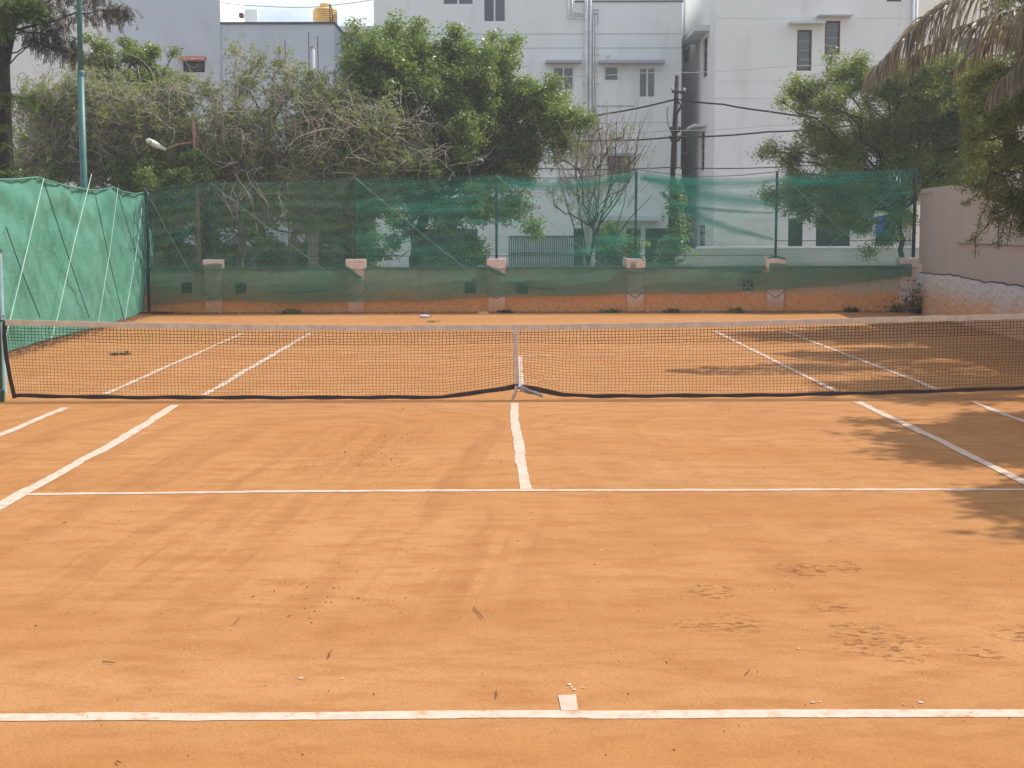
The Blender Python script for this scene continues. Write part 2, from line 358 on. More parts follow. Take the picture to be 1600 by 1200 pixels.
# ------------------------------------------------------------------ ground, court, lines
g = mk('ground', [(-700, -300, -.012), (700, -300, -.012), (700, 1500, -.012), (-700, 1500, -.012)], [(0, 1, 2, 3)], 'earth'); tag(g, kind='structure')
YW = float(gnd(776, 489)[1])                 # front of the far compound wall
nx, ny = 60, 130
gx = np.linspace(-9.6, 9.75, nx); gy = np.linspace(-24, YW, ny)
XX, YY = np.meshgrid(gx, gy)
ZZ = 0.0012*sn(XX*.7, YY*.6)-.0012
idx = np.arange(nx*ny).reshape(ny, nx)
F = np.stack([idx[:-1, :-1], idx[:-1, 1:], idx[1:, 1:], idx[1:, :-1]], -1).reshape(-1, 4)
tag(mk('clay_court', np.stack([XX, YY, ZZ], -1), F, 'clay', smooth=True), kind='structure')
tag(MB().box(-60, 60, YW+5.2, YW+12.2, -.05, .0).build('road', 'road'), kind='structure')

LZ = [.0012]
def line(name, pts, w, rag=.012, z=None, seg=.04):
    LZ[0] += .0005; z = LZ[0]
    P = np.array([(p[0], p[1]) for p in pts]); d = np.r_[0, np.cumsum(np.linalg.norm(np.diff(P, axis=0), axis=1))]
    n = max(3, int(d[-1]/seg)); s = np.linspace(0, d[-1], n)
    c = np.stack([np.interp(s, d, P[:, 0]), np.interp(s, d, P[:, 1])], -1)
    T = np.gradient(c, axis=0); T /= np.linalg.norm(T, axis=1)[:, None]; N = np.stack([-T[:, 1], T[:, 0]], -1)
    drift = .005*np.sin(s*1.3+len(pts))+.003*np.sin(s*4.1)
    def edge():
        e = np.zeros(n); k = 0
        while k < n:
            L_ = random.randint(2, 18); e[k:k+L_] = random.uniform(-rag, rag)*.7; k += L_
        return e+rng.uniform(-rag*.25, rag*.25, n)
    a = c+N*(w/2+drift+edge())[:, None]; b = c+N*(-w/2+drift+edge())[:, None]
    V = np.concatenate([np.c_[a, np.full(n, z)], np.c_[b, np.full(n, z)]])
    i = np.arange(n-1); F = np.stack([i, i+1, i+1+n, i+n], -1)
    return tag(mk(name, V, F, 'chalk'), kind='structure')
G = lambda u, v: gnd(u, v)
line('baseline', [(-5.5, -11.93), G(0, 1120.5), G(400, 1119), G(800, 1117), G(1000, 1116.5), G(1600, 1114), (5.6, -11.82)], .105, .009)
line('service_line', [G(40, 772.5), G(400, 768.5), G(820, 766), G(1200, 765.5), G(1700, 765)], .085, .012)
line('center_service_line', [G(804, 630), G(804.5, 660), G(812, 708), G(822.5, 765)], .095, .011)
line('singles_sideline', [G(275, 633), G(178, 693), G(33, 772), G(-4, 793), (-4.1, -11.85)], .115, .016)
line('doubles_sideline', [G(104, 637), G(0, 680), (-5.48, -7), (-5.5, -11.9)], .09, .015)
line('singles_sideline', [G(1340, 628), G(1450, 680), G(1600, 753), (4.12, -11.8)], .10, .012)
line('doubles_sideline', [G(1520, 628), G(1600, 659), (5.46, -7), (5.5, -11.8)], .08, .012)
line('singles_sideline', [G(318, 618), G(400, 570), G(485, 521)], .085, .02)
line('doubles_sideline', [G(165, 616), G(270, 569), G(379, 521.5)], .075, .02)
line('singles_sideline', [G(1308, 613), G(1210, 564), G(1117, 518)], .085, .02)
line('doubles_sideline', [G(1466, 609), G(1345, 563), G(1226, 517.5)], .08, .02)
for a, b in ((560, 600), (622, 668), (690, 720), (752, 868), (905, 960), (1000, 1030)):
    line('service_line', [G(a, 557.2), G(b, 557)], .06, .02)
line('center_service_line', [G(811, 558), G(812, 585), G(816, 612)], .09, .02)
cm = [G(872, 1087), G(900, 1086), G(903, 1111), G(877, 1111.5)]
tag(mk('center_mark', [(p[0], p[1], .0032) for p in cm], [(3, 2, 1, 0)], 'markpaint'), kind='structure')
V = []; Fc = []
for (u, v, s_) in ((890, 1070, .022), (893, 1074, .015), (897, 1078, .018), (912, 1075, .012), (1270, 1098, .02), (1281, 1097, .012), (1440, 1098, .022), (1412, 1101, .012), (470, 1060, .02), (535, 1061, .012), (1248, 1014, .015), (308, 1020, .012), (940, 860, .02), (958, 1014, .01)):
    p = G(u, v); k = len(V); s_ *= .6
    for i in range(6):
        a = i*math.pi/3; V.append((p[0]+s_*math.cos(a)*random.uniform(.6, 1.3), p[1]+s_*1.2*math.sin(a)*random.uniform(.6, 1.3), .003))
    Fc.append(tuple(range(k, k+6)))
tag(mk('paint_spots', V, Fc, 'chalk'), kind='structure')

# ------------------------------------------------------------------ tennis net
net = thing('tennis_net', (0, 0, 0), 'black tennis net with a faded pale top tape stretched across the clay court', 'tennis net')
def zt(u, v): return float(aty(u, v, 0)[2])
def xt(u, v): return float(aty(u, v, 0)[0])
topz = [(xt(u, v), zt(u, v)) for u, v in ((12, 500), (200, 504), (400, 507.5), (600, 508.5), (805, 508), (1000, 505), (1200, 501), (1400, 495.5), (1600, 490))]+[(6.4, zt(1618, 489.5))]
botz = [(xt(u, v), max(.035, zt(u, v))) for u, v in ((12, 618), (200, 621), (500, 622), (690, 621), (740, 614), (775, 608), (806, 602), (840, 608), (880, 616), (930, 619), (1200, 617.5), (1400, 613), (1600, 606))]+[(6.4, .1)]
NR, NC = 22, 292
xs = np.linspace(-6.33, 6.36, NC)
def netpt(x, f):                              # f 0 = top, 1 = bottom
    zt_ = lerp(topz, x)-.06; zb = lerp(botz, x)+.03
    xe = x+np.where(x < -6.0, (x+6.0)*-.28*f, 0)
    z = zt_*(1-f)+zb*f
    dx = .009*sn(x*2.1, f*6, 1)*(f > .02); dz = .009*sn(x*1.3, f*7, 4)*np.sin(np.pi*f)
    hole = np.exp(-((x-.30)**2/.02+(f-.83)**2/.006)); dx = dx+.035*hole*np.sin(f*40+x*30); dz = dz-.03*hole
    return np.stack([xe+dx, .012*sn(x, f*3, 2)*np.sin(np.pi*f), z+dz], -1)
fr = np.linspace(0, 1, NR+1)
nv = 5
J = rng.normal(scale=.0018, size=(NR+1, NC, 3))
grid = np.stack([netpt(xs, np.full(NC, f)) for f in fr])+J
def strip_rows(rows, r):
    P = grid[rows]; return tubes(P, np.full(P.shape[:2], r), 3)
V1, F1 = strip_rows(list(range(0, nv+1)), 0.0038)
P = grid[:nv+1].transpose(1, 0, 2); V2, F2 = tubes(P, np.full(P.shape[:2], 00.0038), 3)
mk('doubled_mesh', np.concatenate([V1, V2]), np.concatenate([F1, F2+len(V1)]), 'cord', net)
V1, F1 = strip_rows(list(range(nv+1, NR+1)), .0021)
P = grid[nv:].transpose(1, 0, 2); V2, F2 = tubes(P, np.full(P.shape[:2], .0021), 3)
mk('mesh', np.concatenate([V1, V2]), np.concatenate([F1, F2+len(V1)]), 'cord2', net)
def bandmesh(zfun_top, zfun_bot, x0, x1, y, th, n=200, wob=.0):
    xs_ = np.linspace(x0, x1, n); V = []
    for x in xs_:
        a = zfun_top(x); b = zfun_bot(x); w = wob*sn(x*3, 0, 1)
        V += [(x, y-th, a+w), (x, y+th, a+w), (x, y+th*1.4, b+w), (x, y-th*1.4, b+w)]
    F = []
    for i in range(n-1):
        for j in range(4): F.append((i*4+j, i*4+(j+1) % 4, (i+1)*4+(j+1) % 4, (i+1)*4+j))
    F += [(0, 1, 2, 3), tuple((n-1)*4+j for j in (3, 2, 1, 0))]
    return V, F
V, F = bandmesh(lambda x: lerp(topz, x)+.004+.002*math.sin(x*9), lambda x: lerp(topz, x)-.066+.003*math.sin(x*17), -6.34, 6.36, 0, .009, 260)
mk('top_tape', V, F, 'tape', net)
V, F = bandmesh(lambda x: lerp(botz, x)+.022+.004*math.sin(x*7), lambda x: lerp(botz, x)-.022-.022*math.exp(-(x/.5)**2)+.004*math.sin(x*11), -6.26, 6.36, 0, .007, 300)
mk('bottom_band', V, F, 'band', net)
b = MB()
P = [(-6.35, 0, 1.0), (-6.36, 0, .8), (-6.345, 0, .55), (-6.31, 0, .3), (-6.262, 0, .04)]
V, F = tube(P, .028, 5); V = [(v[0], v[1]*.35, v[2]) for v in V]
mk('end_strap', V, F, 'band', net)
zc = lerp(topz, 0)
V, F = [], []
xc = xt(805, 508); xb = xt(808, 600)
sv = [(xc, zc+.008), (xc+.002, zc-.3), (xb-.004, .35), (xb, zt(808, 600))]
for i, (x, z) in enumerate(sv): V += [(x-.027, -.014, z), (x+.027, -.014, z), (x+.027, .014, z), (x-.027, .014, z)]
for i in range(len(sv)-1):
    for j in range(4): F.append((i*4+j, i*4+(j+1) % 4, (i+1)*4+(j+1) % 4, (i+1)*4+j))
F += [(0, 1, 2, 3)]
mk('center_strap', V, F, 'strap', net)
V, F = tube([(xb, -.005, zt(808, 603)), (xb-.02, -.01, .09), (xb-.06, -.01, .01)], [.03, .022, .018], 6)
mk('strap_tail', V, F, 'strap', net)
P = [aty(u, v, -.012) for u, v in ((809, 604), (818, 608), (828, 612), (838, 614), (848, 620))]
V, F = tube(P, [.03, .036, .03, .028, .012], 7); V = [tuple(np.array(v)+rng.normal(scale=.005, size=3)) for v in V]
mk('plastic_wrap', V, F, 'wrap', net)
V, F = tube([(-6.45, 0, 1.005), (-6.38, 0, 1.0), (-6.33, 0, .985)], .012, 6); mk('headcord', V, F, 'darkrope', net)
def netpost(x, label, h):
    p = thing('net_post', (x, 0, 0), label, 'net post', 'posts at both ends of the tennis net')
    mk('post', *tube([(x, 0, -.05), (x, 0, h)], .052, 16), 'postgreen', p, False)
    MB().lathe((x, 0, h), [(.058, 0), (.058, .02), (.04, .03)], 16).build('cap', 'postgreen', p)
    mk('hook', *tube([(x+.04, 0, h-.03), (x+.09, 0, h-.03), (x+.1, 0, h+.02), (x+.075, 0, h+.03)], .008, 6), 'fencegreen', p)
    MB().lathe((x, 0, .02), [(.07, -.02), (.07, .12), (.055, .14)], 16).build('ground_sleeve', 'postgreen', p)
    mk('winch', MB().box(x-.06, x+.05, -.085, -.045, .62, .78).V, MB().box(0, 1, 0, 1, 0, 1).F, 'fencegreen', p)
netpost(-6.455, 'scuffed dark green post at the net end beside the green tarpaulin', zt(0, 497))
netpost(6.49, 'dark green post at the net end beside the cream wall', 1.1)
pp = thing('pale_blue_pole', (-6.80, .8, 0), 'pale blue metal pole with flaking paint behind the green net post', 'pole')
bx = float(aty(-1, 440, .8)[0])
pp.location = (bx, .8, 0)
mk('shaft', *tube([(bx, .8, -.02), (bx, .8, float(aty(0, 394, .8)[2]))], .045, 14), 'paleblue', pp)
MB().lathe((bx, .8, float(aty(0, 394, .8)[2])), [(.055, 0), (.055, .04), (.02, .06)], 14).build('cap', 'polegreen', pp)

# ------------------------------------------------------------------ far compound wall
Yp = YW                                     # pillar fronts
Yq = YW+.09                                 # panel face
PU = [333, 556, 776, 993, 1212]
PX = [float(aty(u, 450, Yp)[0]) for u in PU]
zc_top = float(aty(776, 404.5, Yp)[2]); zc_bot = float(aty(776, 420, Yp)[2]); zw = float(aty(776, 417, Yq)[2])
xl = float(aty(228, 450, Yp)[0]); xr = float(aty(1424, 450, Yp)[0])
cw = thing('compound_wall', ((xl+xr)/2, Yq, 0), 'long low plastered wall with pillars along the far end of the court, clay stained base', 'wall')
XE = [-14.0]+PX+[xr+.02]
# wall panels with vent openings
vents = [(291, 450), (376, 450), (735, 450), (816, 450), (1169, 446)]
vx = [(float(aty(u, v, Yq)[0]), float(aty(u, v, Yq)[2])) for u, v in vents]
def holed(x0, x1, z0, z1, holes, depth, fn, back=None):
    """face in (x,z) with rectangular holes, reveals; fn(x,z,d) maps to world"""
    xs_ = sorted({x0, x1, *[h[0] for h in holes], *[h[1] for h in holes]}); zs_ = sorted({z0, z1, *[h[2] for h in holes], *[h[3] for h in holes]})
    V = []; F = []
    def q(*p):
        k = len(V); V.extend(fn(*a) for a in p); F.append((k, k+1, k+2, k+3))
    for a, b_ in zip(xs_, xs_[1:]):
        for c, d in zip(zs_, zs_[1:]):
            mx_, mz = (a+b_)/2, (c+d)/2
            if any(h[0] < mx_ < h[1] and h[2] < mz < h[3] for h in holes): continue
            q((a, c, 0), (b_, c, 0), (b_, d, 0), (a, d, 0))
    for h in holes:
        a, b_, c, d = h[:4]
        q((a, c, 0), (a, d, 0), (a, d, depth), (a, c, depth)); q((b_, c, 0), (b_, c, depth), (b_, d, depth), (b_, d, 0))
        q((a, c, 0), (a, c, depth), (b_, c, depth), (b_, c, 0)); q((a, d, 0), (b_, d, 0), (b_, d, depth), (a, d, depth))
    return V, F
hl = [(x-.14, x+.14, z-.14, z+.14) for x, z in vx]
V, F = holed(-14.0, xr+.3, -.05, zw-.05, hl, .12, lambda x, z, d: (x, Yq+d, z))
k = len(V); V += [(-14, Yq+.12, -.05), (xr+.3, Yq+.12, -.05), (xr+.3, Yq+.12, zw-.05), (-14, Yq+.12, zw-.05)]
Vb, Fb = holed(-14.0, xr+.3, -.05, zw-.05, hl, 0, lambda x, z, d: (x, Yq+.121, z))
k = len(V)-4; V = V[:k]; F = F+[tuple(i+k for i in f) for f in Fb]; V = V+Vb
mk('wall_panel', V, F, 'wall', cw)
b = MB(); b.box(-14, xr+.3, Yq-.02, Yq+.15, zw-.05, zw); b.build('coping', 'coping', cw)
for (x, z) in vx:
    b = MB()
    for t_ in (-.05, .05): b.box(x+t_-.008, x+t_+.008, Yq+.03, Yq+.06, z-.14, z+.14); b.box(x-.14, x+.14, Yq+.064, Yq+.09, z+t_-.008, z+t_+.008)
    for s_ in (-1, 1): b.tube([(x-.135, Yq+.02, z-s_*.135), (x+.135, Yq+.02, z+s_*.135)], .01, 4)
    vg = b.build('vent_grille', 'grille' if abs(x-vx[-1][0]) > .1 else 'greenwall', cw)  # most bars coloured dark so the vents read as shaded
    MB().box(x-.139, x+.139, Yq+.10, Yq+.115, z-.139, z+.139).build('vent_shade_plate', 'darkin', vg)  # dark plate put where there is only shade behind the bars
for i, x in enumerate(PX+[float(aty(1420, 450, Yp)[0])]):
    hw = .215
    b = MB(); b.box(x-hw, x+hw, Yp, Yq+.2, -.05, zc_bot)
    # bevelled edges by slight random chips
    pl = b.build('pillar', 'pillar', cw)
    bm = bpy.data.objects[pl.name]; md = pl.modifiers.new('bevel', 'BEVEL'); md.width = .012; md.segments = 2
    b = MB(); b.box(x-hw-.03, x+hw+.03, Yp-.035, Yq+.23, zc_bot, zc_top)
    cp = b.build('cap', 'brickcap', pl); md = cp.modifiers.new('bevel', 'BEVEL'); md.width = .015; md.segments = 2
    if i < 5:
        z0 = .52
        b = MB(); b.tube([(x-hw, Yp-.002, z0), (x, Yp-.002, z0-.16), (x+hw, Yp-.002, z0)], .010, 4); b.build('chevron_groove', 'crack', pl)

# fence posts, rails and wires on the wall
fz = lambda u, v: float(aty(u, v, YW+.1)[2])
fence = thing('net_fence', ((xl+xr)/2, YW+.1, zc_top), 'tall steel post fence hung with translucent green shade net above the far wall', 'fence')
YF = YW+.1
FX = [float(aty(232, 450, YF)[0])]+PX+[float(aty(1427, 400, YF)[0])]
FT = [fz(232, 291), fz(333, 284), fz(556, 275), fz(776, 272), fz(993, 264), fz(1212, 267), fz(1425, 262)]
for i, x in enumerate(FX):
    z0 = 0 if i == 0 else zc_top
    mk('post', *tube([(x, YF, z0), (x+.01, YF, FT[i])], .045 if i in (0, 6) else .033, 10), 'fencegreen', fence)
for i in range(6):
    if i in (0,): zr = None
    zr = fz(0, 376) if i == 5 else fz(0, 400)
    zr = {0: fz(280, 402), 5: fz(1320, 376)}.get(i, fz(700, 400))
    mk('rail', *tube([(FX[i]+.03, YF+.03, zr), (FX[i+1]-.03, YF+.03, zr)], .010, 6), 'fencegreen', fence)
    n_ = 9; w = []
    for k in range(n_):
        f = k/(n_-1); w.append((FX[i]*(1-f)+FX[i+1]*f, YF-.05, FT[i]*(1-f)+FT[i+1]*f-.02-(.05 if i < 3 else .14)*math.sin(math.pi*f)))
    mk('top_wire', *tube(w, .009, 5), 'fencegreen', fence)
    a = np.array([FX[i], YF-.10, FT[i]-.03]); c_ = np.array([FX[i+1]-.45, YW-.07, .85]); 
    mk('brace_wire', *tube([a, a*.5+c_*.5+np.array([0, 0, -.03]), c_], .0075, 5), 'wire', fence)
    a = np.array([FX[i+1], YF-.10, FT[i+1]-.03]); c_ = np.array([FX[i]+.5, YW-.07, .95])
    mk('brace_wire', *tube([a, a*.5+c_*.5+np.array([0, 0, -.03]), c_], .004, 5), 'wire', fence)

# shade net on the fence
utop = [(236, 296), (262, 291), (300, 287), (333, 285), (440, 285), (556, 278), (660, 281), (776, 274.5), (880, 280), (940, 276), (993, 267), (1040, 275), (1120, 279), (1212, 275), (1320, 268), (1425, 264)]
ubot = [(236, 478), (333, 470), (450, 474), (556, 472), (650, 472), (776, 464), (880, 463), (993, 459), (1100, 459), (1212, 453), (1300, 447), (1415, 432), (1425, 432)]
def shade_bay(u0, u1, mat, name, v_lo=None, v_hi=None, yo=0.0, nxs=70, nzs=46, cut=None, sd=0.0):
    us = np.linspace(u0, u1, nxs); V = np.zeros((nzs, nxs, 3))
    for i, u in enumerate(us):
        vt = lerp(utop, u) if v_lo is None else v_lo; vb = lerp(ubot, u) if v_hi is None else v_hi
        for j in range(nzs):
            v = vt+(vb-vt)*j/(nzs-1)
            yy = YF-.06
            p = aty(u, v, yy)
            low = 1/(1+math.exp((p[2]-1.28)/.05))
            yy = (YF-.06)*(1-low)+(YW-.055)*low
            fold = .02*math.sin(u*.045+v*.11+sd)+.018*sn(u*.03, v*.05, sd)+.012*math.sin(v*.35+u*.03+2*math.sin(u*.02))
            p = aty(u, v, yy+fold*(1 if low < .5 else .5)+yo); V[j, i] = p
    idx = np.arange(nxs*nzs).reshape(nzs, nxs); F = []
    for j in range(nzs-1):
        for i in range(nxs-1):
            if cut:
                uu = (us[i]+us[i+1])/2; vt = lerp(utop, uu); vb = lerp(ubot, uu); vv = vt+(vb-vt)*(j+.5)/(nzs-1)
                if cut(uu, vv): continue
            F.append((idx[j, i], idx[j, i+1], idx[j+1, i+1], idx[j+1, i]))
    return mk(name, V.reshape(-1, 3), F, mat, fence, True)
def cut(u, v):
    for (c0, s_) in ((556, 26), (776, 17)):
        if c0-16 < u < c0+15 and 398 < v < 414+s_*(u-(c0-16))/31: return True
    if 979 < u < 1007 and 406 < v < 419 and abs(u-993) > 9: return True
    if 1194 < u < 1202 and 400 < v < 425: return True
    return False
ups = [(236, 333, 'net2'), (333, 556, 'net2'), (556, 776, 'net'), (776, 993, 'net'), (993, 1212, 'net'), (1212, 1425, 'net')]
for k, (a, b_, m) in enumerate(ups):
    shade_bay(a, b_, m, 'shade_net', nxs=int((b_-a)/2), nzs=80, cut=cut, sd=k*1.3)
# bunched folds and the rolled hem of the net
def fold(pts, w, mat='netfold', y=-.10):
    P = [aty(u, v, YF+y if v < 405 else YW-.08) for u, v in pts]
    n_ = len(P); ww = [w*(.25+math.sin(math.pi*(i+.5)/n_)) for i in range(n_)]
    V = []; F = []
    for i, p in enumerate(P): V += [p+np.array([0, 0, ww[i]]), p+np.array([0, -.03, 0]), p-np.array([0, 0, ww[i]])]
    for i in range(n_-1):
        for j in (0, 1): F.append((i*3+j, i*3+j+1, i*3+3+j+1, i*3+3+j))
    mk('net_fold', V, F, mat, fence, True)
for w_ in (.16, .09, .04):
    fold([(1005, 277), (1022, 283), (1060, 294), (1100, 304), (1140, 311), (1185, 316), (1212, 322)], w_, 'netsoft', -.10-w_*.1)
    fold([(1030, 300), (1045, 311), (1075, 330), (1105, 344), (1140, 357), (1175, 366), (1208, 374)], w_*.6, 'netsoft', -.10-w_*.1)
    fold([(1060, 320), (1110, 327), (1160, 331), (1210, 333)], w_*.25, 'netsoft', -.10-w_*.1)
    fold([(1000, 279), (1060, 284), (1120, 287), (1180, 286), (1212, 282)], w_*.7, 'netsoft', -.11-w_*.1)
    fold([(1214, 281), (1260, 285), (1310, 283), (1360, 276)], w_*.6, 'netsoft', -.11-w_*.1)
    fold([(790, 284), (830, 290), (880, 292), (940, 286), (985, 277)], w_*.6, 'netsoft', -.11-w_*.1)
fold([(1150, 423), (1170, 424.5), (1190, 424)], .022)
fold([(984, 402), (993, 401), (1003, 403), (1007, 407)], .03)
fold([(1198, 404), (1212, 401), (1228, 405)], .025)
fold([(541, 417), (549, 424), (557, 431), (566, 435)], .05); fold([(762, 416), (771, 422), (780, 426), (789, 431)], .045)
fold([(270, 327), (290, 314), (312, 300)], .03, 'netlow'); fold([(256, 385), (275, 372), (300, 355)], .04, 'netlow')
fold([(430, 455), (470, 456), (515, 452)], .018, 'netlow'); fold([(800, 440), (840, 449), (870, 452)], .02, 'netlow')

# ------------------------------------------------------------------ tarpaulin fence on the left
TA = gnd(236, 488); TB = gnd(14, 553); td = (TA-TB)/np.linalg.norm(TA-TB); tn = np.array([td[1], -td[0], 0.0])
tf = thing('tarpaulin_fence', TB+td*4, 'opaque green tarpaulin fence laced with white ropes down the left side of the court', 'fence')
Ltot = np.linalg.norm(TA-TB)
def tarp_s(u, v):
    p = onplane(u, v, TA, TB); return float((p-TB)@td), float(p[2])
topc = [tarp_s(u, v) for u, v in ((0, 280.5), (25, 280), (57, 277), (75, 283), (100, 290), (130, 296), (150, 297.5), (165, 295), (175, 292.5), (190, 299), (210, 303), (222, 301), (233, 303))]
topc = [(topc[0][0]-12, 3.0), (topc[0][0]-7, 3.1), (topc[0][0]-3.5, 2.95)]+topc
botc = [(-13, .03)]+[(a, max(.02, z)) for a, z in [tarp_s(u, v) for u, v in ((15, 549), (62, 533), (105, 523), (160, 511), (200, 498.5), (234, 481.5))]]
ns, nz_ = 260, 64; s0, s1 = topc[0][0], Ltot-.05
V = np.zeros((nz_, ns, 3)); peaks = [tarp_s(57, 277)[0], tarp_s(175, 292.5)[0], tarp_s(0, 280)[0]-3.4, Ltot]
for i, s_ in enumerate(np.linspace(s0, s1, ns)):
    zt_ = lerp(topc, s_); zb = lerp(botc, s_)
    for j in range(nz_):
        f = j/(nz_-1); z = zt_*(1-f)+zb*f
        o = .07*math.sin(s_*1.1+f*2)*math.sin(math.pi*f)+.035*sn(s_*1.7, z*2.2, 3)+.02*sn(s_*4, z*5+s_, 8)
        # swags below the top cord
        dpk = min(abs(s_-p) for p in peaks); o += .035*math.exp(-f*3.5)*math.sin(f*26-abs(math.sin(s_*.8))*3)*min(1, dpk)
        o -= .16*math.exp(-((s_-Ltot)/.7)**2)*math.sin(f*9)*.4
        V[j, i] = TB+td*s_+tn*o+np.array([0, 0, z-TB[2]])
idx = np.arange(ns*nz_).reshape(nz_, ns)
F = np.stack([idx[:-1, :-1], idx[:-1, 1:], idx[1:, 1:], idx[1:, :-1]], -1).reshape(-1, 4)
mk('tarpaulin', V.reshape(-1, 3), F, 'tarp', tf, True)
for s_ in peaks+[peaks[0]-9.5]:
    p = TB+td*s_-tn*.2; mk('post', *tube([p*[1, 1, 0], p*[1, 1, 0]+np.array([0, 0, lerp(topc, s_)+.05])], .035, 8), 'fencegreen', tf)
P = [TB+td*a+tn*.02+np.array([0, 0, z]) for a, z in topc if a > -13]; mk('top_cord', *tube(P, .018, 5), 'tarp', tf)
def rope(pts, r, m, off=.12):
    P = [onplane(u, v, TA, TB)+tn*off for u, v in pts]; Q = []
    for a, c_ in zip(P, P[1:]):
        for k in range(6): Q.append(a+(c_-a)*k/6)
    Q.append(P[-1]); mk('rope', *tube(Q, r, 5), m, tf)
rope([(58, 279), (33, 384), (7, 490), (-6, 540)], .0085, 'rope'); rope([(134, 272), (105, 385), (80, 495), (70, 530)], .0085, 'rope')
rope([(176, 293), (163, 393), (146, 497), (143, 512)], .0075, 'rope'); rope([(214, 325), (205, 395), (190, 480), (187, 502)], .0075, 'rope')
rope([(0, 355), (25, 425), (54, 496)], .009, 'darkrope', .1); rope([(59, 281), (95, 390), (132, 497)], .009, 'darkrope', .1)
rope([(142, 308), (162, 400), (186, 497)], .009, 'darkrope', .1); rope([(177, 300), (202, 385), (232, 447)], .008, 'darkrope', .1)
rope([(222, 300), (218, 380), (224, 470)], .008, 'darkrope', .12)
# loose strands and crumpled net hanging by the corner
b = MB()
for k in range(26):
    u = random.uniform(205, 232); v0 = random.uniform(302, 330); v1 = v0+random.uniform(40, 150)
    P = [onplane(u+random.uniform(-7, 7)*min(1, j), v0+(v1-v0)*j/5, TA, TB)+tn*.13 for j in range(6)]
    b.tube(P, .006, 3, False)
b.build('loose_strands', 'fencegreen', tf)

# ------------------------------------------------------------------ tall green mast behind the tarpaulin
pm = aty(131, 300, 14.0); Xm = float(pm[0]); pole = thing('flood_light_mast', (Xm, 14, 0), 'tall slim teal green steel mast rising behind the green tarpaulin', 'mast')
zj = float(aty(127, 115, 14)[2]); xj = float(aty(126, 115, 14)[0]); xt_ = float(aty(123.5, 0, 14)[0]); zt0 = float(aty(123, 0, 14)[2])
mk('lower_tube', *tube([(Xm, 14, 0), (xj, 14, zj)], .073, 16), 'polegreen', pole, True)
mk('upper_tube', *tube([(xj, 14, zj), (xt_, 14, zt0), (xt_-.05, 14, 8.5)], .056, 16), 'polegreen', pole, True)
MB().lathe((xj, 14, zj), [(.076, -.06), (.076, .03), (.058, .07)], 16).build('coupling', 'polegreen', pole)
b = MB(); b.box(xt_-.35, xt_+.25, 13.8, 13.95, 8.4, 8.75); b.build('lamp_housing', 'concrete', pole)

# ------------------------------------------------------------------ right-hand wall
XR0 = float(aty(1433, 450, YW)[0])
pA = atx(1600, 452, 9.55)
sw = thing('side_wall', (XR0, 0, 0), 'high cream painted wall on whitewashed clay stained rubble base along the right side', 'wall')
wx = lambda y: XR0+(y-YW)*((9.62-XR0)/(10-YW))           # nearly parallel to the sidelines
y0, y1 = -24, YW+.02
zpt = .98; ztp = 3.05
b = MB()
def wallbox(b, off0, off1, ya, yb, za, zb, n=1):
    for i in range(n):
        a = ya+(yb-ya)*i/n; c_ = ya+(yb-ya)*(i+1)/n
        b.add([(wx(a)+off0, a, za), (wx(a)+off1, a, za), (wx(c_)+off1, c_, za), (wx(c_)+off0, c_, za), (wx(a)+off0, a, zb), (wx(a)+off1, a, zb), (wx(c_)+off1, c_, zb), (wx(c_)+off0, c_, zb)],
              [(0, 1, 2, 3), (4, 7, 6, 5), (0, 4, 5, 1), (1, 5, 6, 2), (2, 6, 7, 3), (3, 7, 4, 0)])
wallbox(b, .03, .25, y0, y1, .5, ztp); b.build('painted_wall', 'sidewall', sw)
nyy, nzz = 300, 14; V = []
for i, y in enumerate(np.linspace(y0, y1, nyy)):
    tz = zpt+.035*sn(y*1.3, 0, 2)+(.05*math.exp(-((y-15.3)/.5)**2))
    for j in range(nzz):
        z = -.05+(tz+.05)*j/(nzz-1); V.append((wx(y)-.04+.015*sn(y*6, z*7, 1)+.012*sn(y*15, z*14, 5), y, z))
    V.append((wx(y)+.04, y, tz+.01))
n1 = nzz+1; F = [(i*n1+j, (i+1)*n1+j, (i+1)*n1+j+1, i*n1+j+1) for i in range(nyy-1) for j in range(nzz)]
mk('rubble_base', V, F, 'plinth', sw, False)
P = [(wx(y)-.0, y, zpt+.02+.035*sn(y*1.3, 0, 2)+(.05*math.exp(-((y-15.3)/.5)**2))) for y in np.linspace(y0, y1-.3, 260)]
mk('joint', *tube(P, .014, 5), 'crack', sw)
yl = float(onplane(1494, 380, np.array([wx(0), 0, 0]), np.array([wx(10), 10, 0]))[1])
b = MB(); wallbox(b, -.03, .04, y0, yl, 1.77, 1.80); b.build('ledge', 'sidewall', sw)
b = MB(); wallbox(b, .0, .035, y0, yl-.3, 1.0, 1.77)
b = MB(); wallbox(b, .0, .28, YW-1.3, y1, 2.93, 2.96); b.build('coping', 'sidewall', sw)
b = MB(); b.box(XR0-.02, XR0+.24, YW-.33, YW-.02, -.05, 1.2)
br = b.build('buttress', 'pillar', sw); md = br.modifiers.new('bevel', 'BEVEL'); md.width = .02

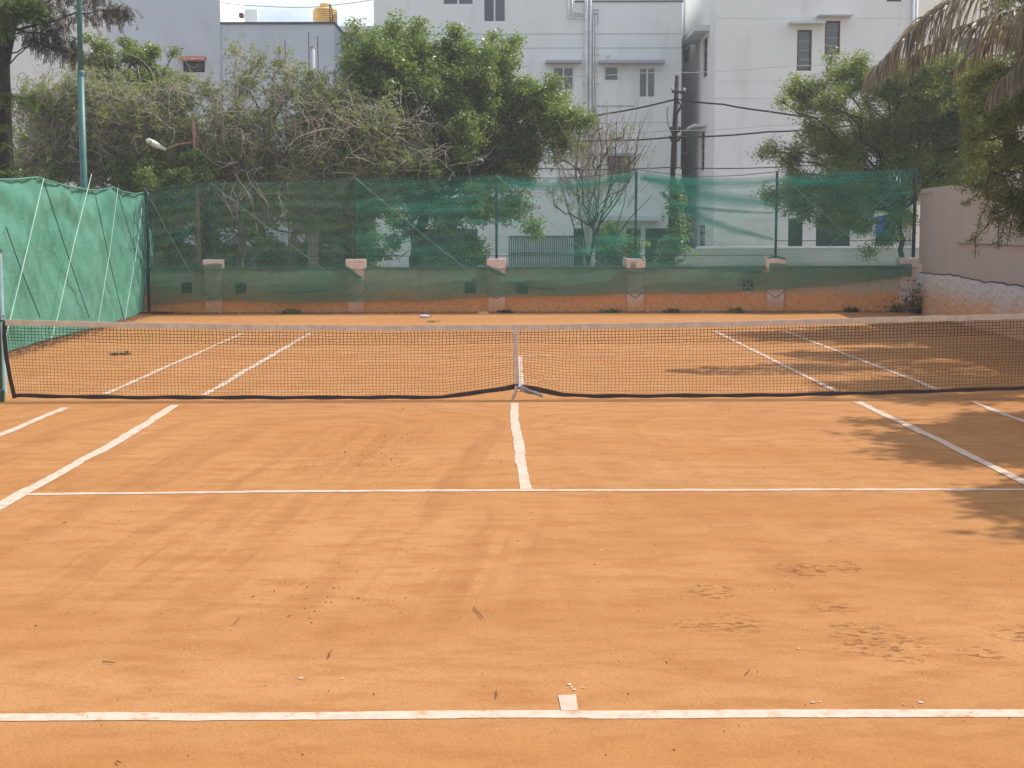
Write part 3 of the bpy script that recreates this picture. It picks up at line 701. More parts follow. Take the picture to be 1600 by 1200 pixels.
# ------------------------------------------------------------------ buildings
def bwin(parent, fn, x0, x1, z0, z1, style, rec=.10, panes=2):
    """window in an opening; fn(x,z,d) maps wall coordinates (d inwards) to the world"""
    def bx(b, a, c, z_, w, d0, d1): b.add([fn(a, z_, d0), fn(c, z_, d0), fn(c, z_, d1), fn(a, z_, d1), fn(a, w, d0), fn(c, w, d0), fn(c, w, d1), fn(a, w, d1)],
                                          [(0, 1, 2, 3), (4, 7, 6, 5), (0, 4, 5, 1), (1, 5, 6, 2), (2, 6, 7, 3), (3, 7, 4, 0)])
    fm = {'white': 'white', 'maroon': 'maroon', 'louvre': 'white', 'dark': 'darkin'}[style]
    t = .055 if style != 'maroon' else .065
    b = MB(); d0 = rec-.05; d1 = rec
    bx(b, x0, x0+t, z0, z1, d0, d1); bx(b, x1-t, x1, z0, z1, d0, d1); bx(b, x0+t, x1-t, z0, z0+t, d0+.002, d1); bx(b, x0+t, x1-t, z1-t, z1, d0+.002, d1)
    if panes == 2 and style != 'louvre': bx(b, (x0+x1)/2-.03, (x0+x1)/2+.03, z0+t, z1-t, d0+.004, d1)
    w = b.build('window', fm, parent)
    V = [fn(x0+t, z0+t, d1-.012), fn(x1-t, z0+t, d1-.012), fn(x1-t, z1-t, d1-.012), fn(x0+t, z1-t, d1-.012)]
    mk('pane', V, [(0, 1, 2, 3)], 'glass' if style != 'dark' else 'darkin', w)
    b = MB()
    if style in ('louvre', 'maroon') or panes == 2:
        n = max(4, int((z1-z0)/(.13 if style != 'maroon' else .30)))
        xa, xb_ = (x0+t, x1-t) if style != 'white' else (x0+t, (x0+x1)/2-.03)
        for k in range(1, n):
            z = z0+t+(z1-z0-2*t)*k/n; bx(b, xa, xb_, z-.012, z+.012, d1-.04, d1-.02)
        b.build('louvres' if style != 'maroon' else 'window_bars', 'louvre' if style != 'maroon' else 'trimB', w)
def box_fn(b, fn, a, c, z_, w, d0, d1):
    b.add([fn(a, z_, d0), fn(c, z_, d0), fn(c, z_, d1), fn(a, z_, d1), fn(a, w, d0), fn(c, w, d0), fn(c, w, d1), fn(a, w, d1)],
          [(0, 1, 2, 3), (4, 7, 6, 5), (0, 4, 5, 1), (1, 5, 6, 2), (2, 6, 7, 3), (3, 7, 4, 0)])
def WX(u, Y): return float(aty(u, 100, Y)[0])
def WZ(v, Y): return float(aty(900, v, Y)[2])

# centre building
YB = 40.0
bB = thing('apartment_building', (WX(825, YB), YB, 0), 'pale grey green apartment block with white pipes down its front, behind the big leafy tree', 'building')
xb0, xb1, xbm = WX(585, YB), WX(1065, YB), WX(897, YB)
zt_r = WZ(3, YB); ztop = WZ(3, YB)+3.2
fB = lambda x, z, d: (x, YB+d, z)
def R(u0, u1, v0, v1, Y): return (WX(u0, Y), WX(u1, Y), WZ(v1, Y), WZ(v0, Y))
wB = [(R(755, 791, -8, 35, YB), 'white', 2), (R(692, 741, -28, 8, YB), 'white', 2), (R(864, 897, 104, 141, YB), 'white', 2), (R(944, 967, 103, 127, YB), 'louvre', 1), (R(998, 1025, 105, 153, YB), 'white', 2),
      (R(950, 986, 244, 285, YB), 'maroon', 2), (R(620, 655, 104, 150, YB), 'white', 2), (R(700, 735, 104, 150, YB), 'white', 2), (R(600, 640, 250, 300, YB), 'white', 2)]
open_ = [R(640, 745, 357, 425, YB), R(790, 912, 357, 425, YB), R(931, 975, 357, 425, YB), R(980, 1003, 357, 425, YB), R(1010, 1046, 357, 425, YB)]
hb = [w[0] for w in wB]+open_
V, F = holed(xb0, xbm, 0, ztop, [h for h in hb if h[1] <= xbm+.01], .14, fB); V2, F2 = holed(xbm, xb1, 0, zt_r, [(max(h[0], xbm), *h[1:]) for h in hb if h[1] > xbm+.01], .14, fB)
mk('wall', V+V2, F+[tuple(i+len(V) for i in f) for f in F2], 'paleA', bB)
for (r, st, pn) in wB: bwin(bB, fB, *r, st, .10, pn)
b = MB(); b.box(xb0, xb0+.2, YB+.15, YB+14, zt_r, ztop); b.box(xbm-.2, xbm, YB+.15, YB+14, zt_r, ztop); b.box(xb0+.2, xbm-.2, YB+.15, YB+14, ztop-.2, ztop); b.build('upper_wall', 'paleA', bB)
b = MB(); b.box(xb0, xb0+.2, YB+.15, YB+14, 0, zt_r); b.box(xb1-.2, xb1, YB+.15, YB+14, 0, zt_r); b.box(xb0+.2, xb1-.2, YB+13.8, YB+14, 0, zt_r); b.box(xb0+.2, xb1-.2, YB+.15, YB+13.8, WZ(350, YB), WZ(345, YB)); b.box(xb0+.2, xb1-.2, YB+.15, YB+13.8, zt_r-.35, zt_r-.2) if 0 else b.box(xbm, xb1-.2, YB+.15, YB+13.8, zt_r-.35, zt_r-.2)
b.box(xb0+.2, xb1-.2, YB+6, YB+6.2, 0, WZ(352, YB)); b.build('side_and_rear_walls', 'paleA', bB)
b = MB(); b.box(xbm+.01, xb1+.04, YB-.05, YB+.2, zt_r, zt_r+.06); b.build('parapet_coping', 'bluecope', bB)
b = MB()
b.box(xb0+.2, WX(912, YB), YB+5.6, YB+5.98, 0, WZ(358, YB)); b.build('ground_floor_partition', 'bluewall', bB)
b = MB(); b.box(WX(955, YB), WX(1006, YB), YB+3.0, YB+3.2, 0, WZ(357, YB)); b.build('ground_floor_partition', 'pink', bB)
for v in (53, 75, 192):
    b = MB(); b.box(xb0, xb1, YB-.012, YB+.0, WZ(v+.3, YB), WZ(v-.3, YB)); b.build('groove', 'groove', bB)
for (a, c_, v0, v1, dp) in ((852, 908, 96, 101, .55), (935, 1037, 96, 101.5, .55), (940, 992, 240, 245, .5), (612, 662, 96, 101, .55), (692, 745, 96, 101, .55)):
    b = MB(); b.box(WX(a, YB), WX(c_, YB), YB-dp, YB, WZ(v1, YB)+.02, WZ(v0, YB)); b.build('window_canopy', 'trimB', bB)
b = MB(); b.box(WX(930, YB), WX(1030, YB), YB-.7, YB, WZ(345, YB), WZ(338, YB)); b.build('porch_slab', 'trim', bB)
b = MB(); b.box(WX(930, YB), WX(990, YB), YB-.03, YB, WZ(166.5, YB), WZ(165, YB)); b.build('groove', 'pipegrey', bB)
def pipe(parent, pts, r, Y, mat='pipe'):
    P = [(WX(u, Y), Y-r-.03, WZ(v, Y)) for u, v in pts]; mk('drain_pipe', *tube(P, r, 8), mat, parent, True)
pipe(bB, [(916, -60), (916, 25), (915.5, 415)], .075, YB); pipe(bB, [(922.3, -60), (922.3, 25), (921.8, 415)], .055, YB)
pipe(bB, [(888, -60), (888, 29), (927, 30), (927.2, 225)], .03, YB); pipe(bB, [(893.5, -60), (893.5, 24.5), (930.5, 25), (930.5, 215)], .03, YB); pipe(bB, [(897, 21), (934, 21), (934, 36), (927, 37)], .03, YB)
for v in (16, 86, 132): b = MB(); b.box(WX(911, YB), WX(936, YB), YB-.03, YB, WZ(v+.8, YB), WZ(v-.8, YB)); b.build('pipe_bracket', 'pipegrey', bB)
mk('vent', *tube([(WX(950.5, YB), YB-.06, WZ(88.5, YB)), (WX(950.5, YB), YB, WZ(88.5, YB))], .085, 12), 'trim', bB)
b = MB()
for k in range(34): u = 795+k*3.4; b.tube([(WX(u, YB), YB-.06, 0), (WX(u, YB), YB-.06, WZ(368, YB))], .017, 4)
for v in (369, 395): b.box(WX(795, YB), WX(909, YB), YB-.09, YB-.03, WZ(v+.8, YB), WZ(v-.4, YB))
b.build('gate_grille', 'grille', bB)
mk('rooftop_rail', *tube([(WX(1043, YB), YB+1, zt_r), (WX(1043, YB), YB+1, zt_r+.8)], .03, 6), 'pipegrey', bB)

# right building
YC = 36.0
bC = thing('apartment_building', (WX(1118, YC)+4, YC, 0), 'warm white apartment block with maroon framed windows, rightmost of the buildings', 'building')
xc0, xc1 = WX(1118, YC), WX(1433, YC); zC = 11.6
fC = lambda x, z, d: (x, YC+d, z)
wC = [(R(1245, 1268, 47, 111, YC), 'maroon'), (R(1288, 1312, 33, 86, YC), 'maroon'), (R(1383, 1406, -50, 3, YC), 'maroon'), (R(1236, 1259, 342, 386, YC), 'dark'), (R(1280, 1334, 340, 386, YC), 'dark'), (R(1376, 1402, 338, 386, YC), 'maroon'), (R(1390, 1412, 190, 250, YC), 'maroon')]
V, F = holed(xc0, xc1, 0, zC, [(w[0][0], w[0][1], w[0][2], min(w[0][3], zC-.1)) for w in wC], .16, fC); mk('wall', V, F, 'paleC', bC)
for r, st in wC: bwin(bC, fC, r[0], r[1], r[2], min(r[3], zC-.1), st, .12, 1)
yr = lambda u: float(CAM[1]+(xc0-CAM[0])*((ray(u, 300)[1])/(ray(u, 300)[0])))     # depth on the side face seen at column u
fS = lambda y, z, d: (xc0+d, y, z)
def RS(u0, u1, v0, v1):
    a, c_ = yr(u1), yr(u0); m_ = (a+c_)/2; return (a, c_, WZ(v1, m_), WZ(v0, m_))
wS = [RS(1095.5, 1103, 60, 121), RS(1066, 1075, 77, 97), RS(1093.5, 1100, 206, 267), RS(1064, 1071.5, 218, 237), RS(1092, 1102, 352, 385)]
V, F = holed(YC, YC+16, 0, zC, wS, .16, fS); F = [f[::-1] for f in F]; mk('side_wall', V, F, 'paleC', bC)
for r in wS: bwin(bC, fS, *r, 'maroon', .12, 1)
b = MB(); b.box(xc0+.16, xc1, YC+15.8, YC+16, 0, zC); b.box(xc1-.2, xc1, YC+.16, YC+15.8, 0, zC); b.box(xc0+.16, xc1-.2, YC+.16, YC+15.8, zC-.3, zC-.02); b.build('rear_walls_and_roof', 'paleC', bC)
for (a, c_, v0, v1, dp) in ((1230, 1284, 36, 45, .55), (1273.5, 1327, 26, 33, .55)):
    b = MB(); b.box(WX(a, YC), WX(c_, YC), YC-dp, YC, WZ(v1, YC)+.12, WZ(v0, YC)); b.build('window_canopy', 'trim', bC)
for (u0, u1, v0, v1, dp) in ((1084, 1106, 50, 61, .55), (1063, 1077, 68, 74, .45), (1086, 1103, 198, 204, .5), (1061, 1075, 241, 246, .5)):
    a, c_ = yr(u1), yr(u0); m_ = (a+c_)/2; b = MB(); b.box(xc0-dp, xc0, a, c_, WZ(v1, m_)+.05, WZ(v0, m_)); b.build('window_canopy', 'trim', bC)
for v in (29, 127, 154): b = MB(); b.box(xc0, xc1, YC-.010, YC, WZ(v+.25, YC), WZ(v-.25, YC)); b.build('groove', 'trim', bC)
pipe(bC, [(1424, -50), (1424, 400)], .06, YC, 'trim'); pipe(bC, [(1429, -50), (1429, 400)], .05, YC, 'trim')
P = [(xc0-.05, YC+9, 0), (xc0-.05, YC+9, zC)]; mk('drain_pipe', *tube(P, .05, 8), 'trim', bC)
b = MB(); bs = R(1374, 1402, 340, 384, YC)
n_ = 24; V = []
for i in range(n_+1):
    x = bs[0]+(bs[1]-bs[0])*i/n_; yy = YC-.07+.03*math.sin(i*1.9); V += [(x, yy, bs[2]+.1*math.sin(i*.7)), (x, yy-.01, bs[3])]
sh = mk('blue_curtain', V, [(2*i, 2*i+2, 2*i+3, 2*i+1) for i in range(n_)], 'bluesheet'); tag(sh, 'bright blue cloth hung at the ground floor window behind the right tree', 'cloth')
# low wall in front of the right building
YL = 33.0
lw = thing('boundary_wall', (WX(1200, YL), YL, 0), 'pale green low boundary wall in front of the warm white apartment block', 'wall')
b = MB(); b.box(WX(1052, YL), WX(1500, YL), YL, YL+.2, 0, WZ(389, YL)); b.build('wall_panel', 'greenwall', lw)
b = MB(); b.box(WX(1092, YL), WX(1500, YL)+.05, YL-.04, YL+.24, WZ(389, YL), WZ(386, YL)); b.build('coping', 'white', lw)

# blue grey building on the left
YA = 44.0
bA = thing('house', (WX(350, YA), YA, 0), 'blue grey plastered house with a flat roof and dark coping behind the dry thicket', 'building')
fA = lambda x, z, d: (x, YA+d, z)
wA = [R(286, 320, 94, 112, YA)]
V, F = holed(WX(168, YA), WX(345, YA), 0, 12.5, wA, .15, fA); mk('wall', V, F, 'bluewall', bA)
bwin(bA, fA, *wA[0], 'dark', .12, 2)
b = MB(); b.box(WX(168, YA), WX(168, YA)+.2, YA+.15, YA+10, 0, 12.5); b.box(WX(345, YA)-.2, WX(345, YA), YA+.15, YA+6, 0, 12.5); b.box(WX(168, YA), WX(345, YA), YA+9.8, YA+10, 0, 12.5); b.build('side_walls', 'paleC', bA)
za = WZ(37, YA); wA2 = [R(470, 520, 360, 395, YA), R(400, 440, 250, 300, YA)]
V, F = holed(WX(345, YA)+.001, WX(523, YA), 0, za, wA2, .15, lambda x, z, d: (x, YA+.06+d, z)); mk('front_wall', V, F, 'bluewall', bA)
for r in wA2: bwin(bA, lambda x, z, d: (x, YA+.06+d, z), *r, 'white', .12, 2)
b = MB(); b.box(WX(523, YA)-.2, WX(523, YA), YA+.21, YA+12, 0, za); b.box(WX(345, YA), WX(523, YA)-.2, YA+.21, YA+12, za-.3, za-.1); b.build('side_wall', 'bluewall', bA)
b = MB(); b.box(WX(345, YA)+.002, WX(523, YA)+.05, YA+.0, YA+.3, za, za+.09); b.box(WX(523, YA)-.2, WX(523, YA)+.05, YA+.3, YA+12, za, za+.09); b.build('roof_coping', 'bluecope', bA)
b = MB()
for k in range(9):
    x0 = WX(282, YA)+k*(WX(322, YA)-WX(282, YA))/9; b.add([(x0, YA-.5, WZ(93, YA)), (x0+.11, YA-.5, WZ(93, YA)), (x0+.11, YA, WZ(87, YA)), (x0, YA, WZ(87, YA)), (x0, YA-.5, WZ(93, YA)-.06), (x0+.11, YA-.5, WZ(93, YA)-.06), (x0+.11, YA, WZ(90, YA)-.06), (x0, YA, WZ(90, YA)-.06)], [(0, 1, 2, 3), (4, 7, 6, 5), (0, 4, 5, 1), (1, 5, 6, 2), (3, 2, 6, 7), (0, 3, 7, 4)])
b.build('tiled_canopy', 'tile', bA)
b = MB(); b.box(WX(345, YA)+.01, WX(362, YA+3), YA+3, YA+6, za, 12.4); b.build('stair_tower', 'paleC', bA)
b = MB(); b.box(WX(358, YA), WX(364, YA), YA+2.6, YA+3, WZ(12, YA), WZ(5, YA)); b.build('bracket', 'crack', bA)
# lower wing between the two
bW = thing('low_house', (WX(560, 47), 47, 0), 'lower pale house wing with a white parapet between the grey house and the pale block', 'building')
b = MB(); b.box(WX(518, 47), WX(640, 47), 47, 52, 0, WZ(54, 47)); b.build('wall', 'bluewall', bW)
b = MB(); b.box(WX(518, 47)-.05, WX(640, 47), 47.3, 47.5, WZ(51, 47), WZ(38.5, 47)); b.build('parapet', 'white', bW)
b = MB(); b.box(WX(518, 47)-.1, WX(640, 47), 46.9, 47.25, WZ(54, 47), WZ(51.5, 47)); b.build('coping', 'bluecope', bW)
# pale building far left
YD = 46.0
bD = thing('apartment_building', (WX(60, YD), YD, 0), 'pale grey block with a bright upper window at the far left behind the dark trunk', 'building')
fD = lambda x, z, d: (x, YD+d, z)
wD = [R(146, 160, -40, 11, YD), R(161, 174, -40, 11, YD), R(40, 75, -10, 30, YD), R(90, 110, 180, 230, YD)]
V, F = holed(WX(-140, YD), WX(176, YD), 0, 12.6, [(r[0], r[1], r[2], min(r[3], 12.4)) for r in wD], .15, fD); mk('wall', V, F, 'paleC', bD)
for i, r in enumerate(wD): bwin(bD, fD, r[0], r[1], r[2], min(r[3], 12.4), 'white', .12, 1)
b = MB(); b.box(WX(-140, YD), WX(176, YD), YD+8, YD+8.2, 0, 12.5); b.box(WX(176, YD)-.2, WX(176, YD), YD+.15, YD+8, 0, 12.5); b.box(WX(-140, YD), WX(176, YD)-.2, YD+.15, YD+8, 12.2, 12.4); b.build('rear_walls_and_roof', 'paleC', bD)
bE = thing('apartment_building', (WX(1560, 46), 46, 0), 'cream building beyond the drain pipes at the top right behind the palm frond', 'building')
V, F = holed(WX(1434, 46), WX(1760, 46), 0, 13, [R(1500, 1530, 60, 110, 46), R(1500, 1530, 230, 280, 46)], .15, lambda x, z, d: (x, 46+d, z)); mk('wall', V, F, 'cream', bE)
for r_0 in (R(1500, 1530, 60, 110, 46), R(1500, 1530, 230, 280, 46)): bwin(bE, lambda x, z, d: (x, 46+d, z), *r_0, 'maroon', .12, 1)
b = MB(); b.box(WX(1434, 46), WX(1434, 46)+.2, 46.16, 56, 0, 13); b.box(WX(1434, 46)+.2, WX(1760, 46), 55.8, 56, 0, 13); b.build('side_walls', 'cream', bE)
# roadside wall behind the thicket
YR = 31.5
rw = thing('roadside_wall', (WX(400, YR), YR, 0), 'roadside wall with shade painted into its dark grey, glimpsed through the net behind the dry thicket', 'wall')
V, F = holed(WX(200, YR), WX(640, YR), 0, 1.5, [], .1, lambda x, z, d: (x, YR+d, z)); V2 = [(v[0], v[1]+.2, v[2]) for v in V]; k = len(V)
b = MB(); b.box(WX(200, YR), WX(580, YR), YR, YR+.2, 0, 1.5); b.build('wall_panel', 'grille', rw)  # shade behind the thicket is put into this dark panel colour
b = MB(); b.box(WX(200, YR), WX(580, YR), YR-.03, YR+.23, 1.5, 1.58); b.build('coping', 'concrete', rw)
# rooftop tank
YT = 45.5
tk = thing('water_tank', (WX(509, YT), YT, za), 'yellow ribbed plastic water tank on the flat roof of the grey house', 'tank')
r_ = (WX(528, YT)-WX(490, YT))/2; h_ = WZ(17, YT)-za
prof = [(r_*.96, -.1)]
for k in range(9): z = h_*(.0+k/9.0); prof += [(r_, z), (r_, z+h_*.07), (r_*.95, z+h_*.085), (r_*.95, z+h_*.1)]
prof += [(r_, h_), (r_*.8, h_+.12), (r_*.42, h_+.16)]
MB().lathe(tk.location, prof, 28).build('tank_body', 'tank', tk, True)
MB().lathe(tk.location, [(r_*.42, h_+.16), (r_*.42, h_+.30), (r_*.3, h_+.34)], 20).build('lid', 'tanklid', tk)
rp = thing('roof_post', (WX(516.5, 44.3), 44.3, za), 'thin dark bent steel post beside the yellow tank on the roof', 'post')
mk('post', *tube([(WX(517, 44.3), 44.3, za), (WX(516.5, 44.3), 44.3, WZ(6, 44.3)), (WX(520, 44.3), 44.3, WZ(14, 44.3)), (WX(521, 44.3), 44.3, za)], .028, 6), 'crack', rp)

# ------------------------------------------------------------------ poles, lamp, wires
YU = 27.0
xu = float(aty(1048, 400, YU)[0]); up = thing('utility_pole', (xu, YU, 0), 'weathered dark utility pole wrapped in climbing leaves near the pale green wall', 'utility pole')
Pp = [aty(u, v, YU) for u, v in ((1047, 432), (1050, 340), (1053.5, 230), (1058, 118))]; Pp[0][2] = -.02
mk('pole', *tube(Pp, [.125, .115, .095, .06], 10), 'polewood', up, True)
for (u0, v0, u1, v1) in ((1050, 143, 1069, 144.5), (1049, 205, 1062, 205), (1048, 219, 1062, 219)):
    a = aty(u0, v0, YU-.12); c_ = aty(u1, v1, YU-.12); ar = mk('cross_arm', *tube([a, c_], .045, 6), 'polewood', up)
    for e in (a, c_): MB().lathe(e+np.array([0, 0, .03]), [(.03, 0), (.05, .03), (.045, .08), (.02, .11)], 10).build('insulator', 'concrete' if v0 == 143 else 'polewood', ar)
mk('brace', *tube([aty(1056, 180, YU-.1), aty(1065, 165, YU-.1), aty(1058, 158, YU-.1)], .04, 6), 'polewood', up)
mk('drop_wire', *tube([aty(1044, 167, YU-.1), aty(1042, 175, YU-.1), aty(1044, 195, YU-.1), aty(1050, 210, YU-.1)], .012, 5), 'cable', up)
cbx = MB(); p = aty(1060, 272, YU-.15); cbx.box(p[0]-.09, p[0]+.09, p[1]-.08, p[1]+.05, p[2]-.14, p[2]+.14); cbx.build('junction_box', 'lampwhite', up)
def wire(label, pts, r, mat='cable', Y=YU-.15, ends=(0, 0), group='overhead cables strung past the utility pole'):
    P = []
    n_ = len(pts)
    for i, (u, v) in enumerate(pts): P.append(aty(u, v, Y+ends[0]*(1-i/(n_-1))+ends[1]*i/(n_-1)))
    Q = []
    for i in range(n_-1):
        for k in range(8):
            f = k/8; q = P[i]*(1-f)+P[i+1]*f; q = q-np.array([0, 0, .12*abs(P[i+1][0]-P[i][0])/8*math.sin(math.pi*f)]); Q.append(q)
    Q.append(P[-1]); V, F = tube(Q, r, 5); o = mk('overhead_cable', V, F, mat); tag(o, label, 'cable', group)
wire('thick twisted cable running from the pole top down left into the big tree', [(1056, 155), (940, 179), (900, 188), (830, 203), (700, 226)], .026, ends=(0, 3))
wire('thick twisted cable running from the pole top right into the right tree', [(1056, 155), (1130, 163), (1200, 174), (1310, 187), (1450, 196)], .026, ends=(0, -4))
wire('thick sagging cable passing below the pole arms across the pale block', [(420, 206), (640, 218), (800, 220), (940, 219.5), (1055, 214), (1200, 206), (1320, 197), (1450, 185), (1700, 160)], .026)
wire('thin cable just above the net top in front of both pale buildings', [(560, 262), (800, 261), (1050, 261.5), (1250, 259), (1500, 240)], .016)
wire('thin cable high across the pale block above its window canopies', [(800, 119), (1000, 114), (1230, 103), (1400, 92), (1700, 60)], .010, mat='pipegrey')
wire('thin cable midway below the twisted cable left and right of the pole', [(830, 208), (1048, 204), (1200, 196), (1450, 180)], .010, mat='pipegrey')
wire('dark cable drooping through the dry thicket toward the street lamp', [(120, 226), (190, 221), (240, 212), (303, 206), (420, 195)], .03, Y=23)
wire('thin cable high in the sky left of the yellow tank', [(345, 4), (420, 10), (490, 11), (520, 8), (600, -4)], .012, Y=43)

yl_ = 20.6
lp = thing('street_lamp', (float(aty(313, 410, yl_)[0]), yl_, 0), 'rusty slim lamp post with a tilted white lamp head amid the dry thicket', 'street lamp')
P = [aty(u, v, yl_) for u, v in ((314, 470), (309, 330), (304, 225), (300.5, 180))]; P[0][2] = -.05; mk('pole', *tube(P, [.06, .055, .045, .035], 10), 'rustpole', lp)
a = aty(303, 222, yl_); c_ = aty(258, 234, yl_-.3); mk('arm', *tube([a, a*.5+c_*.5+np.array([0, 0, .05]), c_], .022, 8), 'rustpole', lp)
h0 = aty(259, 234, yl_-.3); h1 = aty(228, 218, yl_-.5)
hv, hf = tube([h0, h0*.75+h1*.25, h0*.45+h1*.55, h0*.12+h1*.88, h1], [.03, .06, .085, .075, .03], 14); hd = mk('lamp_head', hv, hf, 'lampwhite', lp, True)
cpl = MB(); cv, cf_ = tube([h0*.6+h1*.4-np.array([0, 0, .04]), h0*.15+h1*.85-np.array([0, 0, .04])], [.05, .055], 10); mk('lamp_glass', cv, cf_, 'lampglass', hd)

yc_ = 21.0
cp_ = thing('concrete_pole', (float(aty(485, 400, yc_)[0]), yc_, 0), 'pale concrete pole with cable coils half hidden in the dry thicket', 'pole')
P = [aty(u, v, yc_) for u, v in ((485, 430), (485.5, 330), (486, 236))]; P[0][2] = -.05; mk('pole', *tube(P, [.10, .095, .09], 12), 'concrete', cp_, True)
for v in (286, 292, 298, 305): mk('cable_coil', *tube([aty(481, v-3, yc_-.14), aty(490, v+2, yc_-.14)], .016, 5), 'cable', cp_)
for k, (u, v0) in enumerate(((446, 62), (483, 50), (497, 56))):
    x = WX(u, 26.0); t_ = thing('steel_rod', (x, 26.0, 0), ['thin upright steel rod, leftmost in front of the grey house', 'thin upright steel rod just left of the silver pipe top', 'thin upright steel rod just right of the silver pipe top'][k], 'rod')
    mk('rod', *tube([(x, 26, 0), (x, 26, WZ(v0, 26))], .014, 5), 'crack', t_)

xg = WX(489, 24.2); gp = thing('silver_pipe', (xg, 24.2, 0), 'silver pipe end standing above the dry thicket before the grey house', 'pipe')
mk('shaft', *tube([(xg, 24.2, 0), (xg, 24.2, WZ(73, 24.2))], .065, 10), 'trimB', gp, True); MB().lathe((xg, 24.2, WZ(73, 24.2)), [(.08, -.03), (.08, .02)], 12).build('rim', 'concrete', gp)
# ------------------------------------------------------------------ vegetation
def leaves(cent, rad, n_per, size, asp=.45, droop=.35, squash=.8):
    """diamond leaves scattered in clumps; returns V, F, attr"""
    cent = np.asarray(cent); N = len(cent)*n_per
    rad = np.repeat(np.broadcast_to(rad, (len(cent),)), n_per)
    c = np.repeat(cent, n_per, 0)+rdir(N)*(rad*rng.random(N)**.45)[:, None]*np.array([1, 1, squash])
    d = rdir(N); d[:, 2] = d[:, 2]*.6-droop; d /= np.linalg.norm(d, axis=1)[:, None]
    s = rdir(N); s -= (s*d).sum(1)[:, None]*d; s /= np.linalg.norm(s, axis=1)[:, None]
    L_ = size*rng.uniform(.6, 1.25, N); w = L_*asp*.5
    nrm = np.cross(d, s)
    V = np.stack([c, c+d*(L_*.45)[:, None]+s*w[:, None]+nrm*(w*.3)[:, None], c+d*L_[:, None], c+d*(L_*.45)[:, None]-s*w[:, None]+nrm*(w*.3)[:, None]], 1).reshape(-1, 3)
    F = np.arange(N*4).reshape(N, 4)
    clump = np.repeat(rng.random(len(cent)), n_per)
    return V, F, np.clip(.6*clump+.45*rng.random(N), 0, 1)
def walk(start, dirs, length, k=7, wig=.35, grav=0.0):
    N = len(start); P = np.zeros((N, k, 3)); P[:, 0] = start; d = dirs.copy(); st = (np.broadcast_to(length, (N,))/(k-1))[:, None]
    for j in range(1, k):
        d = d+rng.normal(scale=wig, size=(N, 3))+np.array([0, 0, grav]); d /= np.linalg.norm(d, axis=1)[:, None]; P[:, j] = P[:, j-1]+d*st
    return P
def limb(a, b, r0, r1, k=8, wob=.12):
    a = np.array(a, float); b = np.array(b, float); t = np.linspace(0, 1, k)[:, None]
    P = a*(1-t)+b*t; L_ = np.linalg.norm(b-a); o = rng.normal(scale=wob*L_*.35, size=3); o2 = rng.normal(scale=wob*L_*.12, size=(k, 3)); o2[0] = 0; o2[-1] = 0
    P = P+np.sin(np.pi*t)*o+o2; P[:, 2] += (np.sin(np.pi*t[:, 0]))*L_*.08
    return P, np.linspace(r0, r1, k)
def leafy_tree(kind, label, base, blobs, fork, mat, nleaf, size, twigs=26, trunk_r=.16, cat='tree', barkm='bark', asp=.45, dens=24, clr=.22, group=None, squash=.8, extra_twigs=0, limbs_out=True):
    t = thing(kind, base, label, cat, group); base = np.array(base, float); fork = np.array(fork, float)
    b = MB(); P, R_ = limb(base-[0, 0, .1], fork, trunk_r, trunk_r*.75, 9, .10); b.tube(P, R_, 9); tr = b.build('trunk', barkm, t, True)
    b = MB(); vol = np.array([q[3]**2.2 for q in blobs]); tot = vol.sum(); cents = []; TW = []; starts = []
    for q, w in zip(blobs, vol):
        c = np.array(q[:3]); r = q[3]
        P, R_ = limb(fork, c, trunk_r*.36, .016, 9, .2); b.tube(P, R_, 6)
        nt_ = max(6, int(twigs*(r**1.6)))
        dd = rdir(nt_); dd[:, 2] = dd[:, 2]*.8+.1
        s0 = c+rdir(nt_)*r*.25
        Wk = walk(s0, dd, r*rng.uniform(.55, 1.12, nt_), 6, .25, .02); TW.append(Wk)
        cl = int(max(8, nleaf*w/tot/dens))
        ii = rng.integers(0, nt_, cl); jj = rng.choice([2, 3, 4, 5, 5], cl)
        cents.append(Wk[ii, jj]+rng.normal(scale=.07, size=(cl, 3)))
    b.build('limbs', barkm, t, True)
    TW = np.concatenate(TW); V, F = tubes(TW, np.broadcast_to(np.linspace(.016, .005, TW.shape[1]), TW.shape[:2]), 3); mk('twigs', V, F, barkm, t)
    cents = np.concatenate(cents); V, F, A = leaves(cents, rng.uniform(clr*.6, clr*1.3, len(cents)), dens, size, asp, .3, squash)
    mk('crown', V, F, mat, t, attr=A)
    return t
def B3(lst, Y, dy=.7):
    return [(*aty(u, v, Y+random.uniform(-dy, dy)), r) for u, v, r in lst]

Yt = 22.0
blA = [(575, 90, .85), (630, 70, .7), (600, 130, .95), (655, 110, .9), (705, 90, .75), (690, 150, 1.0), (745, 110, .85), (785, 105, .6), (770, 165, 1.0), (825, 150, .65), (855, 160, .6), (880, 185, .55), (915, 190, .32), (840, 205, .8), (885, 225, .45), (780, 225, .9), (720, 210, .95), (700, 262, .5), (750, 275, .7), (820, 258, .65), (640, 180, .7), (560, 120, .5), (548, 95, .35), (800, 75, .28), (610, 45, .25), (650, 38, .22), (715, 45, .22), (770, 60, .2), (590, 52, .2), (860, 135, .25),
       (760, 325, .7), (700, 340, .55), (800, 320, .5), (655, 320, .6), (625, 355, .3), (830, 350, .3), (735, 380, .3)]
ta = leafy_tree('shade_tree', 'large dense dark green shade tree in front of the pale grey green block', (float(aty(648, 415, Yt)[0]), Yt, 0), B3(blA, Yt, .9), aty(672, 320, Yt), 'leafA', 135000, .105, 34, .17, clr=.27)
